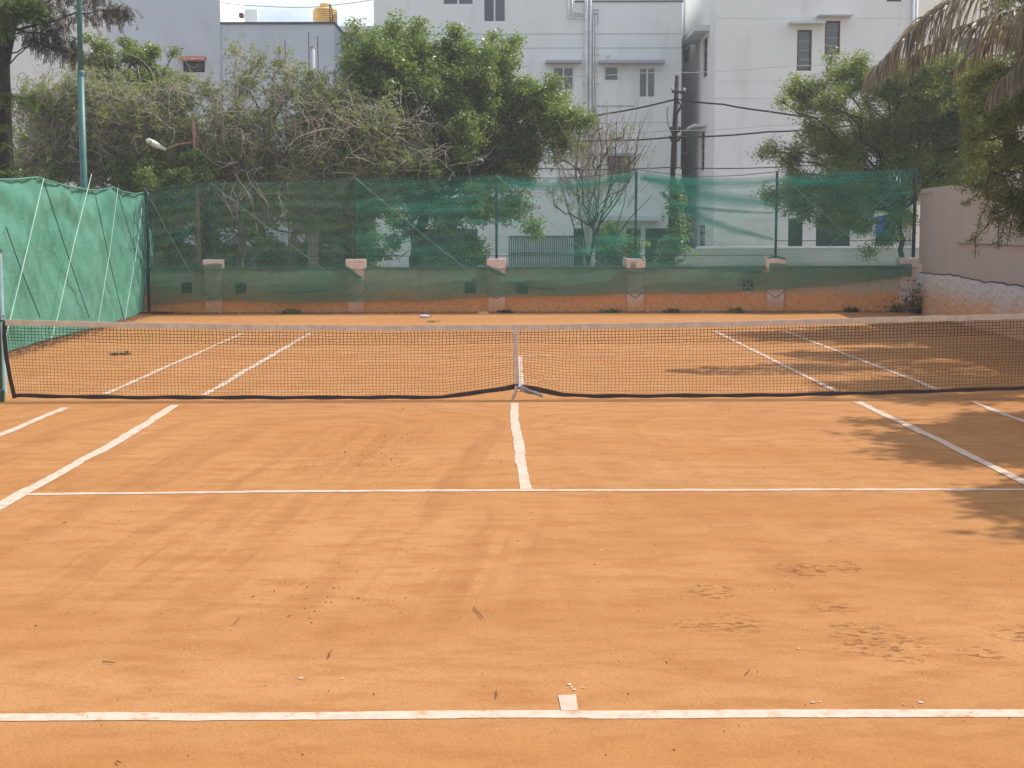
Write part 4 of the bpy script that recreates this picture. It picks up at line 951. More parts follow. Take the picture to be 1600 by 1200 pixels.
blR = [(1265, 150, .5), (1245, 140, .3), (1310, 120, .45), (1355, 135, .6), (1300, 165, .5), (1285, 215, .6), (1235, 245, .4), (1210, 235, .25), (1340, 220, .85), (1400, 190, .85), (1430, 130, .7), (1460, 200, .9), (1250, 290, .6), (1310, 300, .75), (1375, 300, .85), (1205, 300, .3), (1440, 270, .6), (1340, 360, .38), (1295, 345, .4), (1390, 375, .3), (1500, 170, .8), (1500, 240, .7), (1240, 325, .3), (1300, 92, .16), (1340, 95, .2), (1225, 160, .18), (1190, 245, .12), (1530, 120, .6), (1360, 395, .18), (1410, 340, .3), (1470, 270, .7), (1530, 200, .7), (1520, 270, .5), (1400, 250, .7), (1320, 250, .6), (1440, 160, .6), (1480, 110, .6), (1330, 330, .5), (1260, 330, .3), (1400, 120, .5)]
Yr = 20.6
tr_ = leafy_tree('garden_tree', 'spreading olive green tree with a leaning trunk at the far right corner of the court', (float(aty(1424, 412, Yr)[0]), Yr, 0), B3([(u, v, q*1.13) for u, v, q in blR], Yr, .75), aty(1408, 330, Yr), 'leafB', 175000, .080, 40, .08, clr=.25, asp=.42)
# overhanging tree by the side wall
Yn = 7.6
blN = [(1560, 110, .5), (1600, 90, .5), (1535, 150, .38), (1575, 180, .55), (1525, 210, .3), (1555, 250, .42), (1600, 250, .6), (1540, 290, .28), (1580, 315, .4), (1625, 310, .5), (1515, 170, .2), (1520, 245, .18), (1600, 350, .22), (1555, 335, .2), (1640, 160, .8), (1700, 230, .9), (1720, 120, .9), (1780, 60, 1.0), (1800, 200, .9), (1720, 0, .9)]
tn_ = leafy_tree('overhanging_tree', 'dark olive leafy tree spilling over the cream side wall at the right edge', (10.9, Yn, 0), B3(blN, Yn, .6), (10.7, Yn, 2.9), 'leafE', 130000, .055, 44, .09, clr=.17, asp=.5, dens=26)
# hanging sprigs
b = MB(); cs = []
for (pts) in ([(1545, 310), (1530, 345), (1524, 375), (1524, 403)], [(1560, 310), (1545, 350), (1525, 372), (1508, 378)], [(1575, 320), (1570, 350), (1562, 375), (1548, 383)], [(1590, 320), (1578, 355), (1573, 385)], [(1560, 330), (1560, 365), (1561, 390)], [(1600, 320), (1598, 350), (1596, 362)], [(1540, 290), (1515, 315), (1500, 318)]):
    P = [aty(u, v, Yn-.3) for u, v in pts]; b.tube(P, .006, 4)
    for a, c_ in zip(P, P[1:]):
        for k in range(4): cs.append(a+(c_-a)*k/4)
b.build('hanging_branches', 'bark', tn_)
V, F, A = leaves(np.array(cs), .075, 14, .05, .5, .4, 1.0); mk('hanging_leaves', V, F, 'leafE', tn_, attr=A)

# shade trees further along the side wall (their shadows fall on the court)
def big(c, r, n=9, sq=.8):
    c = np.array(c); d = rdir(n); d[:, 2] *= sq; return [(*(c+d[i]*r*.62), r*random.uniform(.38, .6)) for i in range(n)]
leafy_tree('shade_tree', 'leafy tree beyond the side wall at the net, its shadow crossing the near sideline', (11.6, -.6, 0), big((11.35, -1.4, 7.6), 2.1, 18)+[(9.6, -.8, 7.5, .3), (9.3, -1.5, 7.4, .26), (9.1, -.4, 7.2, .16), (10.2, -1.2, 7.5, .8), (10.3, -2.1, 7.5, .8), (10.4, -.6, 7.4, .6)], (11.4, -.7, 4.6), 'leafB', 70000, .18, 30, .17, clr=.3)
leafy_tree('shade_tree', 'leafy tree beyond the side wall near the service line, its shadow at the right edge', (11.9, -5.2, 0), big((11.8, -5.8, 7.9), 2.0, 16)+[(10.15, -4.8, 7.8, .9), (10.25, -5.6, 7.8, .9), (10.55, -6.4, 7.8, .9), (10.4, -4.1, 7.7, .6), (10.8, -7.2, 7.7, .9), (10.6, -5.2, 7.9, 1.1), (11.0, -6.0, 7.9, 1.1)], (11.7, -5.2, 4.8), 'leafA', 110000, .22, 30, .18, clr=.36)
leafy_tree('shade_tree', 'leafy tree beyond the side wall past the palm, shading the far right corner', (12.6, 12.5, 0), big((12.3, 12.5, 6.6), 2.6, 14), (12.5, 12.5, 3.6), 'leafA', 22000, .16, 24, .18, clr=.28)
leafy_tree('shade_tree', 'leafy tree beyond the side wall between the palm and the net', (11.5, 3.2, 0), big((11.1, 3.2, 7.2), 1.9, 9), (11.3, 3.2, 4.4), 'leafB', 12000, .16, 22, .16, clr=.26)

# dry thicket: bare branching trees with few leaves
def thicket(label, base, fork, blobs, mat, ntw, nleaf, leafm, kind='bare_tree', rr=(.012, .004), lsz=.075, trunk_r=.11, wig=.42, group='dry bare trees in the thicket behind the far wall', vine=False, lk=9, grav=-.01):
    t = thing(kind, base, label, 'tree', group); base = np.array(base, float); fork = np.array(fork, float)
    b = MB(); P, R_ = limb(base-[0, 0, .1], fork, trunk_r, trunk_r*.8, 8, .15); b.tube(P, R_, 8); b.build('trunk', 'barkg', t, True)
    b = MB(); st = []; sr = []
    for q in blobs:
        c = np.array(q[:3]); r = q[3]
        P, R_ = limb(fork, c, trunk_r*.42, .018, 10, .28); b.tube(P, R_, 5)
        n = int(ntw*r**1.7); s_ = c+rdir(n)*(r*.75*rng.random(n)**.5)[:, None]; 
        k = n//4; s_[:k] = P[rng.integers(4, 10, k)]
        st.append(s_); sr.append(np.full(n, r))
    b.build('limbs', 'barkg', t, True)
    st = np.concatenate(st); sr = np.concatenate(sr); N = len(st)
    dd = rdir(N); dd[:, 2] = dd[:, 2]*.6+.25; dd[:, 1] *= .7
    Wk = walk(st, dd, rng.uniform(.45, 1.25, N)*np.clip(sr, .4, 1), lk, wig, grav)
    R_ = np.linspace(rr[0], rr[1], lk)[None]*rng.uniform(.6, 1.5, N)[:, None]
    V, F = tubes(Wk, R_, 3); mk('twigs', V, F, mat, t)
    S2 = Wk[:, ::2].reshape(-1, 3); S2 = S2[rng.random(len(S2)) < .35]
    W2 = walk(S2, rdir(len(S2)), rng.uniform(.15, .42, len(S2)), 4, .35, .02); V, F = tubes(W2, np.broadcast_to(np.linspace(.006, .003, 4), W2.shape[:2]), 3); mk('fine_twigs', V, F, mat, t)
    if nleaf:
        cc = W2[rng.integers(0, len(W2), nleaf), 3]; V, F, A = leaves(cc, .09, 7, lsz, .5, .2, .9); mk('leaves', V, F, leafm, t, attr=A)
    return t
def TB_(u, Y): return (float(aty(u, 415, Y)[0]), Y, 0)
blT1 = [(90, 215, 1.0), (150, 200, .9), (60, 160, .7), (120, 150, .7), (180, 160, .8), (220, 190, .9), (170, 250, .8), (230, 240, .8), (60, 250, .7), (110, 260, .6), (270, 160, .7), (280, 210, .8), (290, 260, .6)]
thicket('dense tangle of dry twigs rising over the green tarpaulin beside the teal mast', TB_(200, 21.3), aty(205, 290, 21.3), B3(blT1, 21.6, .8), 'twig', 430, 9500, 'leafC')
blT2 = [(330, 230, .8), (370, 190, .7), (350, 270, .7), (400, 240, .8), (420, 190, .5), (380, 130, .45), (400, 100, .35), (440, 150, .5), (440, 260, .8), (360, 320, .5), (420, 330, .5), (300, 310, .5), (370, 85, .2), (330, 150, .4), (455, 115, .3), (280, 330, .5), (440, 100, .25)]
thicket('open grey branched tree before the tall blue grey wall, left of the concrete pole', TB_(378, 21.6), aty(372, 335, 21.6), B3(blT2, 21.6, .7), 'twig', 270, 4800, 'leafC', trunk_r=.13)
blT3 = [(500, 170, .6), (480, 210, .7), (540, 200, .8), (520, 250, .8), (580, 220, .8), (600, 260, .8), (560, 280, .6), (640, 250, .7), (480, 280, .7), (660, 270, .5), (530, 150, .4), (490, 130, .4), (600, 190, .5), (550, 330, .5), (480, 340, .5), (650, 215, .4)]
thicket('brownish tangle of arching dry branches right of the concrete pole', TB_(445, 21.4), aty(470, 350, 21.4), B3(blT3, 20.9, .5), 'twig', 430, 9500, 'leafC')
def arches(t, us, vs, n, Y, mat='twig', r0=.011):
    st = np.array([aty(random.uniform(*us), random.uniform(*vs), Y+random.uniform(-.5, .6)) for _ in range(n)])
    d = rdir(n); d[:, 1] *= .5; d[:, 2] = abs(d[:, 2])*.7+.25; d /= np.linalg.norm(d, axis=1)[:, None]
    Wk = walk(st, d, rng.uniform(.9, 2.2, n), 12, .30, -.03); V, F = tubes(Wk, np.linspace(r0, .004, 12)[None]*rng.uniform(.6, 1.2, n)[:, None], 4); mk('arching_branches', V, F, mat, t)
    k = rng.integers(3, 10, n*3); W2 = walk(Wk[np.tile(np.arange(n), 3), k], rdir(n*3), rng.uniform(.3, .8, n*3), 6, .25, -.02); V, F = tubes(W2, np.broadcast_to(np.linspace(.006, .003, 6), W2.shape[:2]), 3); mk('side_twigs', V, F, mat, t)
ths = [o for o in C.objects if o.parent is None and o.name.startswith('bare_tree')]
arches(ths[0], (30, 300), (150, 280), 90, 20.9); arches(ths[1], (320, 480), (160, 300), 70, 20.8, 'twig', .014); arches(ths[2], (450, 690), (190, 280), 110, 20.3, 'twig', .012)
leafy_tree('leafy_shrub', 'green leafy shrub topping the dry thicket just right of the teal mast', TB_(215, 23.5), B3([(160, 95, .55), (200, 85, .5), (240, 95, .5), (185, 130, .6), (255, 120, .5), (225, 135, .6), (140, 110, .4), (270, 85, .15), (195, 62, .15), (140, 60, .1), (280, 130, .3), (150, 75, .2)], 23.5, .4), aty(210, 250, 23.5), 'leafB', 16000, .10, 26, .07, clr=.18)
leafy_tree('leafy_shrub', 'low dark leafy shrub against the net top by the left corner of the far wall', TB_(265, 20.4), B3([(200, 285, .45), (240, 290, .45), (280, 285, .4), (320, 275, .35), (225, 260, .35), (260, 320, .45), (225, 330, .35), (250, 370, .4), (300, 250, .3), (85, 272, .25), (185, 262, .3)], 20.4, .3), aty(260, 330, 20.4), 'leafA', 14000, .10, 20, .05, clr=.2)
leafy_tree('leafy_shrub', 'bright yellow green shrub peeping above the net between dry branches', TB_(640, 20.3), B3([(620, 268, .22), (655, 268, .28), (680, 265, .2), (640, 285, .2)], 20.3, .2), aty(645, 300, 20.3), 'leafD', 1500, .10, 16, .03, clr=.14)
# filler bush, added and thickened to stand in for shade in the thicket
leafy_tree('shade_filler_bush', 'added filler bush standing in for the shade behind the dry branches', TB_(300, 25.5), B3([(80, 230, 1.0), (160, 220, 1.1), (240, 220, 1.1), (310, 250, 1.0), (380, 290, .9), (450, 300, .9), (520, 290, 1.0), (590, 290, .9), (640, 240, .9), (560, 220, .8), (200, 170, .8), (120, 170, .8), (300, 330, .9), (400, 350, .9), (500, 350, .8), (240, 330, 1.0), (40, 270, .9), (610, 330, .5), (270, 390, .8), (340, 390, .8), (420, 400, .8), (490, 400, .8), (550, 390, .8), (350, 330, .9), (560, 340, .8)], 25.5, .6), aty(320, 340, 25.5), 'leafA', 60000, .14, 24, .12, clr=.26)
# leafless tree before the block, right of the big tree
blQ = [(900, 260, .5), (925, 240, .5), (885, 290, .4), (940, 200, .3), (960, 230, .4), (985, 270, .35), (920, 300, .5), (950, 290, .4), (865, 310, .35), (895, 340, .4), (975, 200, .2), (1000, 240, .25), (880, 250, .3)]
tq = thicket('slender leafless tree with upright reddish twigs against the pale block', TB_(917, 21.2), aty(925, 355, 21.2), B3(blQ, 21.2, .4), 'twigr', 55, 300, 'leafC', lsz=.06, trunk_r=.04, wig=.14, grav=.10, rr=(.009, .003))
b = MB()
for pts, r0 in (([(918, 415), (930, 370), (945, 320), (960, 260), (963, 190)], .05), ([(918, 415), (912, 370), (905, 330), (900, 270), (905, 200)], .035), ([(921, 405), (940, 340), (975, 290), (1010, 225)], .03), ([(930, 360), (960, 320), (990, 270), (1000, 190)], .025), ([(916, 400), (895, 350), (880, 300), (870, 250)], .025), ([(960, 375), (985, 340), (1020, 305)], .02), ([(925, 380), (935, 300), (940, 230), (930, 170)], .028), ([(958, 380), (965, 350), (975, 320), (980, 280)], .02)):
    P = np.array([aty(u, v, 21.2) for u, v in pts]); P[:, 1] += rng.normal(scale=.1, size=len(P)); b.tube(P, np.linspace(r0, .008, len(P)), 6)
b.build('upright_limbs', 'bark', tq, True)
n_ = 240; st = np.array([aty(random.gauss(935, 32), random.uniform(215, 330), 21.2+random.gauss(0, .35)) for _ in range(n_)]); ctr = aty(920, 400, 21.2); d = st-ctr; d /= np.linalg.norm(d, axis=1)[:, None]; d = d*[1.1, .6, 1]+rng.normal(scale=.12, size=d.shape)
Wk = walk(st, d/np.linalg.norm(d, axis=1)[:, None], rng.uniform(.5, 1.35, n_), 8, .10, .05); V, F = tubes(Wk, np.broadcast_to(np.linspace(.009, .003, 8), Wk.shape[:2]), 3); mk('upright_shoots', V, F, 'twigr', tq)
for o in tq.children:
    if o.name.split('.')[0] in ('trunk', 'limbs'): o.data.materials[0] = M['bark']
# dry twigs drooping over the net top
dv = thing('drooping_twigs', aty(400, 300, YW-.05), 'pale dry twigs drooping over the net top at the second and third fence bays', 'twigs')
b = MB()
for (pts) in ([(352, 282), (348, 300), (356, 322), (366, 345)], [(372, 278), (364, 296), (361, 318)], [(385, 270), (394, 286), (400, 300), (418, 320), (418, 350)], [(402, 276), (388, 300), (380, 312)], [(455, 275), (440, 285), (436, 300), (444, 345)], [(380, 290), (392, 312), (396, 335), (402, 360)], [(400, 285), (410, 300), (417, 318)], [(448, 282), (452, 296)], [(366, 270), (376, 290), (372, 320), (370, 342)]):
    P = [aty(u+random.gauss(0, 1.5), v, YF-.22) for u, v in pts]; b.tube(P, .0065, 4)
    for _ in range(3):
        k = random.randrange(1, len(P)); q_ = P[k]; b.tube([q_, q_+np.array([random.gauss(0, .1), -.02, -.06+random.gauss(0, .06)]), q_+np.array([random.gauss(0, .2), -.02, -.16+random.gauss(0, .08)])], .004, 3)
b.build('twigs', 'twigr', dv)
leafy_tree('leafy_shrub', 'small yellow green bush before the porch, left of the utility pole', TB_(962, 24.0), B3([(955, 365, .35), (975, 380, .4), (990, 390, .3), (945, 390, .35), (965, 395, .4), (950, 350, .2)], 24.0, .2), aty(962, 400, 24), 'leafD', 3800, .10, 20, .04, clr=.17)
leafy_tree('leafy_shrub', 'low shrub growing behind the far wall under the big shade tree', TB_(735, 21.0), B3([(700, 405, .25), (735, 400, .3), (755, 408, .25), (675, 410, .2), (620, 380, .35), (600, 400, .3)], 20.6, .2), aty(735, 412, 20.6), 'leafB', 2600, .09, 20, .03, clr=.15)
# climber on the utility pole
cl = thing('climbing_vine', (xu, YU, 0), 'leafy climber wrapping the lower utility pole down to its foot', 'climber')
cc = []
for k in range(230):
    v = random.uniform(288, 420); u = 1051+random.gauss(6*(1-abs(v-350)/90), 5+6*(v-280)/140)
    if v > 395: u = 1043+random.gauss(0, 12)
    cc.append(aty(u, v, YU-.2+random.uniform(-.15, .15)))
V, F, A = leaves(np.array(cc), .13, 12, .12, .6, .5, 1.2); mk('leaves', V, F, 'leafA', cl, attr=A)
mk('stem', *tube([aty(1050, 420, YU-.14), aty(1054, 370, YU-.14), aty(1050, 330, YU-.14), aty(1060, 290, YU-.14)], .02, 5), 'bark', cl)

# feathery tree at the left edge
YE = 15.5
fe = thing('feathery_tree', (float(aty(6, 400, YE)[0]), YE, 0), 'tall dark trunked tree with drooping feathery foliage at the left edge', 'tree')
P = [aty(u, v, YE) for u, v in ((8, 600), (6, 285), (4, 180), (2, 100), (14, 40), (28, 5), (40, -60))]; P[0][2] = -.1
mk('trunk', *tube(P, [.26, .24, .2, .19, .17, .14, .11], 12), 'barkd', fe, True)
b = MB(); limbs = []
for pts, r in (([(14, 45), (60, 40), (110, 25), (170, 15), (200, 18)], .035), ([(8, 60), (40, 48), (80, 55), (120, 70)], .022), ([(6, 90), (50, 70), (90, 75), (130, 90)], .02), ([(20, 20), (60, 8), (110, -10), (160, -5)], .03), ([(4, 110), (30, 85), (60, 55), (95, 30)], .02), ([(28, 0), (10, -30), (-60, -60)], .04), ([(4, 150), (-40, 120), (-90, 100)], .03), ([(4, 140), (20, 150), (50, 155)], .015), ([(4, 240), (15, 262), (35, 275)], .012), ([(6, 215), (-10, 225), (10, 232)], .012)):
    Q = np.array([aty(u, v, YE-.2+random.uniform(-.4, .3)) for u, v in pts]); n_ = 14; s_ = np.linspace(0, len(Q)-1, n_); Q = np.stack([np.interp(s_, np.arange(len(Q)), Q[:, k]) for k in range(3)], -1)+rng.normal(scale=.02, size=(n_, 3)); limbs.append(Q); b.tube(Q, np.linspace(r, .006, n_), 5)
b.build('limbs', 'barkd', fe, True)
def sprays(points, n, L0, mat, name, parent, leaflet=.045, down=-.5, sp=.12, k=9):
    points = np.asarray(points); s_ = points[rng.integers(0, len(points), n)]+rng.normal(scale=sp, size=(n, 3))
    d = rdir(n); d[:, 2] = d[:, 2]*.4+down*.4; P = walk(s_, d/np.linalg.norm(d, axis=1)[:, None], L0*rng.uniform(.6, 1.3, n), k, .12, down*.22)
    T = np.gradient(P, axis=1); T /= np.linalg.norm(T, axis=2)[..., None]; Sd = np.cross(T, np.array([0, 0, 1.0])); Sd /= np.linalg.norm(Sd, axis=2)[..., None]+1e-6
    V = []; 
    for sg in (-1, 1):
        d2 = Sd*sg*.85+T*.45; d2[..., 2] -= .15
        c = P; L_ = leaflet*rng.uniform(.7, 1.2, P.shape[:2])[..., None]; w = L_*.16
        V.append(np.stack([c, c+d2*L_*.5+T*w, c+d2*L_, c+d2*L_*.5-T*w], 2).reshape(-1, 4, 3))
        c = (P[:, :-1]+P[:, 1:])/2; d2 = d2[:, :-1]; L_ = L_[:, :-1]; w = L_*.16; T2 = T[:, :-1]
        V.append(np.stack([c, c+d2*L_*.5+T2*w, c+d2*L_, c+d2*L_*.5-T2*w], 2).reshape(-1, 4, 3))
    V = np.concatenate(V); N = len(V); A = rng.random(N)
    mk(name, V.reshape(-1, 3), np.arange(N*4).reshape(N, 4), mat, parent, attr=A)
pd = np.concatenate([limbs[0][4:], limbs[0][9:], limbs[1][5:], limbs[2][5:], limbs[3][3:], limbs[4][8:]])
sprays(pd, 620, .30, 'leafF', 'backlit_foliage', fe, .06, -.6, .09)  # backlit sprays, their darkness put into the leaf colour
pts = np.array([aty(random.uniform(-15, 68), random.uniform(-12, 20)+abs(random.gauss(0, 12)), YE-.3+random.uniform(-.4, .4)) for _ in range(260)]+[aty(random.uniform(-10, 15), random.uniform(30, 50), YE-.5) for _ in range(20)])
sprays(pts, 620, .26, 'leafD', 'fresh_foliage', fe, .06, -.4, .07)
pts = np.array([aty(u+random.gauss(0, 3), 155+(u-20)*.05+random.gauss(0, 6), YE-.4) for u in np.linspace(-15, 60, 60)]+[aty(u, 265+u*.25+random.gauss(0, 3), YE-.4) for u in np.linspace(-8, 36, 20)]+[aty(u, 226+random.gauss(0, 3), YE-.4) for u in np.linspace(-8, 14, 10)]+[aty(u, 200+random.gauss(0, 3), YE-.4) for u in np.linspace(-8, 4, 10)])
sprays(pts, 210, .2, 'leafD', 'fresh_sprays', fe, .05, -.25, .03)

# coconut palm with dead fronds
YP = 6.0
pb = (11.6, YP, 0); palm = thing('coconut_palm', pb, 'coconut palm beyond the side wall with withered brown fronds hanging at the top right', 'palm tree')
P = [(11.6, YP, -.1), (11.7, YP, 2.5), (11.5, YP, 5), (11.2, YP, 7.0)]; mk('trunk', *tube(P, [.22, .17, .15, .16], 14), 'barkg', palm, True)
def frond(P, Lf, mat, name, n=120, hang=1.0, w=.022, sag=.6):
    P = np.array(P, float); s_ = np.linspace(0, len(P)-1, 30)
    from_ = [np.interp(s_, np.arange(len(P)), P[:, k]) for k in range(3)]; Q = np.stack(from_, -1)
    for _ in range(3): Q[1:-1] = (Q[:-2]+Q[1:-1]*2+Q[2:])/4
    r_ = mk(name, *tube(Q, np.linspace(.04, .008, 30), 6), 'frond', palm, True)
    t_ = rng.uniform(.04, 1, n*2); idx_ = t_*29; i0 = np.minimum(idx_.astype(int), 28); f = (idx_-i0)[:, None]; c = Q[i0]*(1-f)+Q[i0+1]*f; T = Q[i0+1]-Q[i0]; T /= np.linalg.norm(T, axis=1)[:, None]
    sd = np.cross(T, [0, 0, 1.0]); sd /= np.linalg.norm(sd, axis=1)[:, None]; sg = np.where(np.arange(n*2) % 2 == 0, 1.0, -1.0)[:, None]
    d = sd*sg*(.75-.3*hang)+T*.55+np.array([0, 0, .05])+rng.normal(scale=.16, size=c.shape); K = 8
    L_ = Lf*np.sin(np.clip(.25+t_*.85, 0, 1)*np.pi*.75+.35)*rng.uniform(.75, 1.12, n*2); st_ = (L_/(K-1))[:, None]
    R_ = np.zeros((n*2, K, 3)); R_[:, 0] = c
    for j in range(1, K):
        d = d/np.linalg.norm(d, axis=1)[:, None]; R_[:, j] = R_[:, j-1]+d*st_; d = d+np.array([0, 0, -sag*hang])+rng.normal(scale=.05, size=d.shape)
    wd = (w*np.sin(np.linspace(.35, 1, K)*np.pi)**.6+.002)[None, :, None]*rng.uniform(.6, 1.2, (n*2, 1, 1)); nn = rdir(n*2)[:, None]*1.0
    TT = np.gradient(R_, axis=1); ss = np.cross(TT, nn); ss /= np.linalg.norm(ss, axis=2)[..., None]+1e-9
    V = np.stack([R_-ss*wd/2*2, R_+ss*wd/2*2], 2); ix = np.arange(n*2*K*2).reshape(n*2, K, 2)
    F = np.stack([ix[:, :-1, 0], ix[:, :-1, 1], ix[:, 1:, 1], ix[:, 1:, 0]], -1).reshape(-1, 4)
    mk('leaflets', V.reshape(-1, 3), F, mat, r_, attr=np.repeat(rng.random(n*2), K-1))
hub = (11.2, YP, 7.15)
q = lambda u, v, dy=0: tuple(aty(u, v, YP-1.2+dy))
frond([hub, (10.3, YP-.5, 7.35), (9.2, YP-.9, 7.0), q(1560, -35), q(1490, 0), q(1440, 30), q(1395, 80), q(1362, 112)], 1.25, 'frond', 'dead_frond', 190, .7, .013)
frond([hub, (10.4, YP-.1, 7.4), (9.4, YP-.2, 7.1), q(1640, 5, .5), q(1580, 18, .5), q(1520, 36, .5), q(1470, 58, .5), q(1425, 92, .5)], 1.2, 'frond', 'dead_frond', 180, .75, .013)
frond([hub, (10.6, YP-.3, 7.2), (9.8, YP-.5, 6.7), q(1650, 40, .3), q(1615, 75, .3), q(1580, 112, .3), q(1555, 140, .3)], 1.0, 'frond', 'dead_frond', 140, .9, .013)
frond([hub, (10.5, YP-.1, 7.5), (9.4, YP+.2, 7.2), q(1640, 20, 1.0), q(1590, 30, 1.0), q(1540, 60, 1.0), q(1500, 100, 1.0)], 1.0, 'frond', 'dead_frond', 130, .9, .013)
for a in np.linspace(0, 2*math.pi, 12, endpoint=False):
    if 2.6 < a < 4.2: continue
    d = np.array([math.cos(a), math.sin(a), 0]); h = np.array(hub); e = random.uniform(.6, 1.0)
    frond([h, h+d*.9+[0, 0, .7*e], h+d*1.9+[0, 0, .7*e], h+d*2.8+[0, 0, .1], h+d*3.3+[0, 0, -.8]], .8, 'leafB', 'frond', 70, .7, .022)

# ------------------------------------------------------------------ small plants, litter
def weed(kind, label, p, h, r, n, mat, group=None):
    t = thing(kind, p, label, 'plant', group)
    s_ = np.tile(np.array(p, float), (n, 1))+rng.normal(scale=r*.25, size=(n, 3))*[1, .6, 0]; d = rdir(n); d[:, 2] = abs(d[:, 2])+.6; d /= np.linalg.norm(d, axis=1)[:, None]
    Wk = walk(s_, d, h*rng.uniform(.5, 1.2, n), 5, .2, -.03); V, F = tubes(Wk, np.broadcast_to(np.linspace(.006, .002, 5), Wk.shape[:2]), 3); mk('stems', V, F, 'bark', t)
    V, F, A = leaves(Wk[:, 2:].reshape(-1, 3), .05, 5, .06, .5, .1, .8); mk('leaves', V, F, mat, t, attr=A)
xr_ = XR0
weed('corner_bush', 'scraggly dark bush growing in the far right corner against the buttress', (xr_-.15, YW-.75, 0), .9, .3, 60, 'leafF')
spots = [(455, 0.121, 'dark weed tuft at the wall foot left of the second pale pillar'), (574, 0.110, 'weed tuft at the wall foot just right of the pillar left of the bottle'), (790, 0.077, 'small weed tuft at the foot of the middle pillar'), (875, .1, 'tiny weed at the wall foot between the middle pillars'), (955, .10, 'tiny weed just left of the fourth pillar foot'), (1020, 0.121, 'dark weed clump right of the fourth pillar foot'), (1050, 0.099, 'low weed clump in the bay right of the fourth pillar'), (1100, 0.066, 'sparse weed midway along the bay left of the last pillar'), (1150, 0.110, 'leafy weed clump just left of the last pillar'), (1185, 0.110, 'weed clump touching the last pillar foot'), (1330, 0.132, 'weed clump in the shade of the last bay'), (1370, 0.154, 'weed clump in the deep shade of the last bay'), (1400, 0.165, 'thick weed clump beside the far right corner bush')]
for k, (u, h, lb) in enumerate(spots[::2]): weed('weed_clump', lb, (float(aty(u, 488, YW-.1)[0]), YW-.12, 0), h, .35, 26, 'leafF' if k % 2 else 'leafE', 'weeds along the foot of the far wall')
def litter(name, pts, n, sx, sy, L_, mat, label, h=.01, w=.25):
    V = []; F = []; 
    for k in range(n):
        c = pts[k % len(pts)] if not callable(pts) else pts(); x = c[0]+random.gauss(0, sx); y = c[1]+random.gauss(0, sy)
        if name != 'x' and y > YW-.03: y = YW-.05-random.random()*.1
        a = random.uniform(0, math.pi); l_ = L_*random.uniform(.3, 1.2); ww = l_*w*random.uniform(.4, 1.2); z = .004+random.random()*h
        ca, sa = math.cos(a), math.sin(a); i = len(V)
        V += [(x-ca*l_/2, y-sa*l_/2, z), (x+sa*ww/2, y-ca*ww/2, z+random.random()*.01), (x+ca*l_/2, y+sa*l_/2, z+random.random()*.012), (x-sa*ww/2, y+ca*ww/2, z)]; F.append((i, i+1, i+2, i+3))
    o = mk(name, V, F, mat); tag(o, label, 'litter', kind='stuff'); return o
wallpts = [(float(aty(u, 490, YW-.08)[0]), YW-.07) for u in np.linspace(236, 1420, 160)]
litter('dry_leaf_litter', wallpts, 3600, .12, .07, .07, 'litter', 'brown dry leaf litter gathered along the foot of the far wall', .035, .6)
litter('dry_leaf_litter', [(float(aty(u, 488, YW-.1)[0]), YW-.1) for u in (440, 460, 480, 500, 540, 1040, 1060, 1090, 1130, 1160, 1190)], 1500, .2, .06, .08, 'litter2', 'straw coloured grass clippings heaped at the far wall foot', .07, .2)
tp = [TB+td*s_+tn*.12 for s_ in np.linspace(-2, Ltot, 60)]
litter('leaf_debris', tp, 3200, .14, .14, .08, 'litter', 'dry leaves and twigs swept against the foot of the green tarpaulin', .05, .5)
litter('leaf_debris', [TA+np.array([.15, -.2, 0]), TA+np.array([.5, -.1, 0])], 700, .35, .15, .1, 'litter', 'twig debris in the far left corner of the court', .06, .3)
def rp_(): 
    Y = -17+random.random()**1.5*34; w_ = (Y-CAM[1])*.36; return (random.uniform(-min(8.3, w_), min(8.5, w_)), Y)
litter('twig_fragments', rp_, 1300, .02, .02, .013, 'litter', 'scattered tiny dark twig and leaf fragments on the clay', .004, .22)
litter('clay_crumbs', rp_, 700, .02, .02, .008, 'litter', 'tiny dark crumbs scattered over the clay', .004, .7)
cst = [gnd(u, v) for u, v in ((575, 700), (590, 690), (560, 720), (500, 725), (600, 730), (470, 935), (500, 950), (610, 690), (640, 640))]
litter('twig_fragments', cst, 320, .25, .3, .02, 'litter', 'cluster of small twig fragments on the clay left of the center line', .004, .3)
# longer twigs lying on the court
ti = 0
tws = [(740, 950, 755, 968, 'thin dry twig at an angle, upper of the pair left of the footprints'), (366, 976, 374, 968, 'short bent twig on the clay left of the center'), (513, 1030, 518, 1018, 'short dark twig standing out above the left part of the baseline'), (160, 1036, 180, 1039, 'pale thin twig on the clay in the lower left'), (776, 1080, 777, 1092, 'tiny upright twig above the baseline left of the center mark'), (185, 1190, 189, 1196, 'dark curled twig at the bottom left below the baseline'), (1165, 1056, 1172, 1050, 'pale curled twig above the right part of the baseline'), (98, 818, 104, 819, 'dark chip of twig below the service line at the far left')]
for (u0, v0, u1, v1, lb) in tws:
    a = gnd(u0, v0); c_ = gnd(u1, v1); m_ = (a+c_)/2+rng.normal(scale=.006, size=3); a[2] = .008; c_[2] = .012; m_[2] = .009
    o = mk('twig', *tube([a, m_, c_], .0026, 5), 'litter'); tag(o, lb, 'twig', 'twigs lying on the clay')
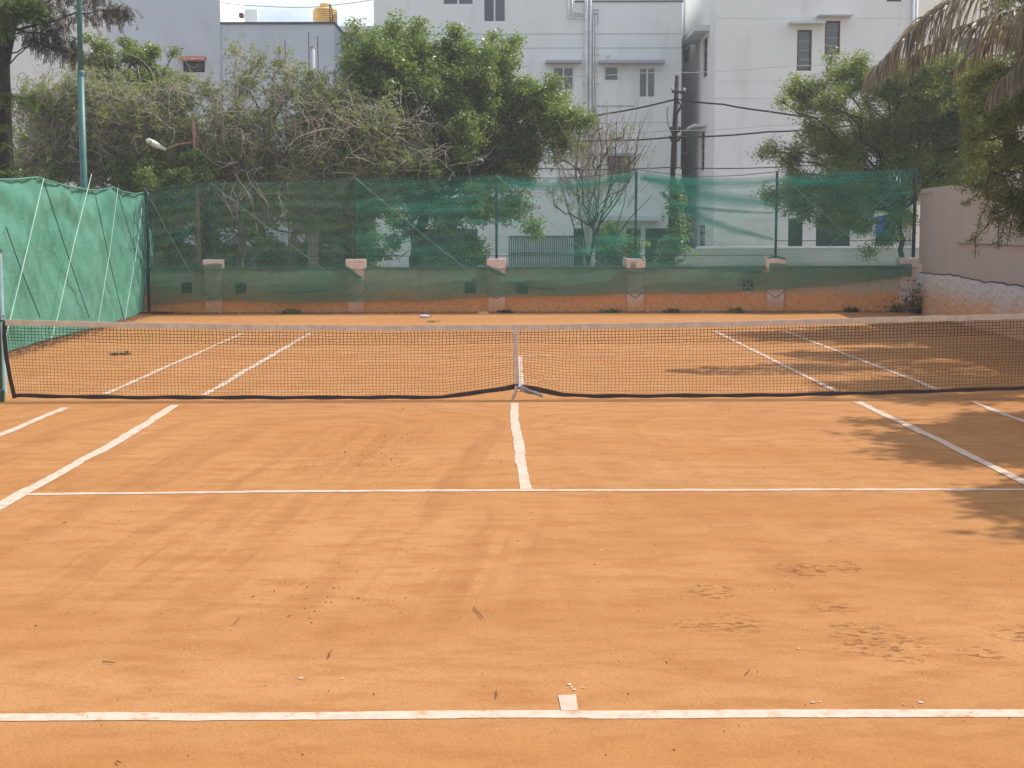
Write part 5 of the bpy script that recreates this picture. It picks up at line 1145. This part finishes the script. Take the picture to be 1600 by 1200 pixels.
# dry leaf clump near the left far doubles line
t = thing('leaf_clump', gnd(187, 554), 'small dark dry leaf clump on the clay behind the left end of the net', 'debris')
cc = np.array([gnd(187, 554)+np.array([random.gauss(0, .07), random.gauss(0, .06), .02+random.random()*.04]) for _ in range(14)])
V, F, A = leaves(cc, .04, 5, .1, .5, .2, .5); V[:, 2] = np.abs(V[:, 2])*.45; mk('dead_leaves', V, F, 'leafF', t, attr=A)
t = thing('leaf_clump', gnd(674, 503), 'small olive leaf clump on the clay just in front of the plastic bottle', 'debris')
cc = np.array([gnd(674, 503)+np.array([random.gauss(0, .05), random.gauss(0, .05), .02]) for _ in range(8)]); V, F, A = leaves(cc, .04, 4, .09, .5, .2, .5); V[:, 2] = np.abs(V[:, 2])*.45; mk('dead_leaves', V, F, 'leafE', t, attr=A)
# plastic bottle
c = gnd(664, 496.5); bt = thing('plastic_bottle', c, 'clear plastic bottle lying on the clay before the far wall', 'bottle')
MB().lathe((c[0], c[1], .036), [(.012, -.125), (.034, -.12), (.036, -.05), (.033, -.045), (.036, -.04), (.036, .05), (.025, .09), (.014, .105), (.014, .12)], 16, 0).build('bottle_body', 'bottle', bt, True)
MB().lathe((c[0], c[1], .036), [(.017, .12), (.017, .14)], 14, 0).build('cap', 'bcap', bt)
b = MB(); b.lathe((c[0], c[1], .036), [(.0368, -.03), (.0368, .03)], 16, 0); b.build('label_band', 'white', bt)
p = gnd(755, 491); t = thing('stone_chip', (p[0], YW-.2, 0), 'flat pale stone chip at the foot of the middle pillar', 'stone')
b = MB(); b.add([(p[0]-.14, YW-.28, .0), (p[0]+.14, YW-.26, 0), (p[0]+.12, YW-.14, 0), (p[0]-.12, YW-.12, 0), (p[0]-.12, YW-.26, .045), (p[0]+.1, YW-.24, .055), (p[0]+.1, YW-.15, .04), (p[0]-.1, YW-.14, .05)], [(0, 3, 2, 1), (4, 5, 6, 7), (0, 1, 5, 4), (1, 2, 6, 5), (2, 3, 7, 6), (3, 0, 4, 7)]); b.build('stone', 'pillar', t)

# ------------------------------------------------------------------ thin haze volume, added to lift the dark tones
hz = bpy.data.materials.new('haze'); hz.use_nodes = True; hz.node_tree.nodes.clear()
ho = hz.node_tree.nodes.new('ShaderNodeOutputMaterial'); hv_ = hz.node_tree.nodes.new('ShaderNodeVolumePrincipled')
hv_.inputs['Color'].default_value = (.92, .95, 1, 1); hv_.inputs['Density'].default_value = .0013; hv_.inputs['Anisotropy'].default_value = .3
hz.node_tree.links.new(hv_.outputs[0], ho.inputs['Volume'])
h = MB().box(-760, 760, -340, 1540, -1.1, 16.5).build('haze', hz); tag(h, kind='stuff')
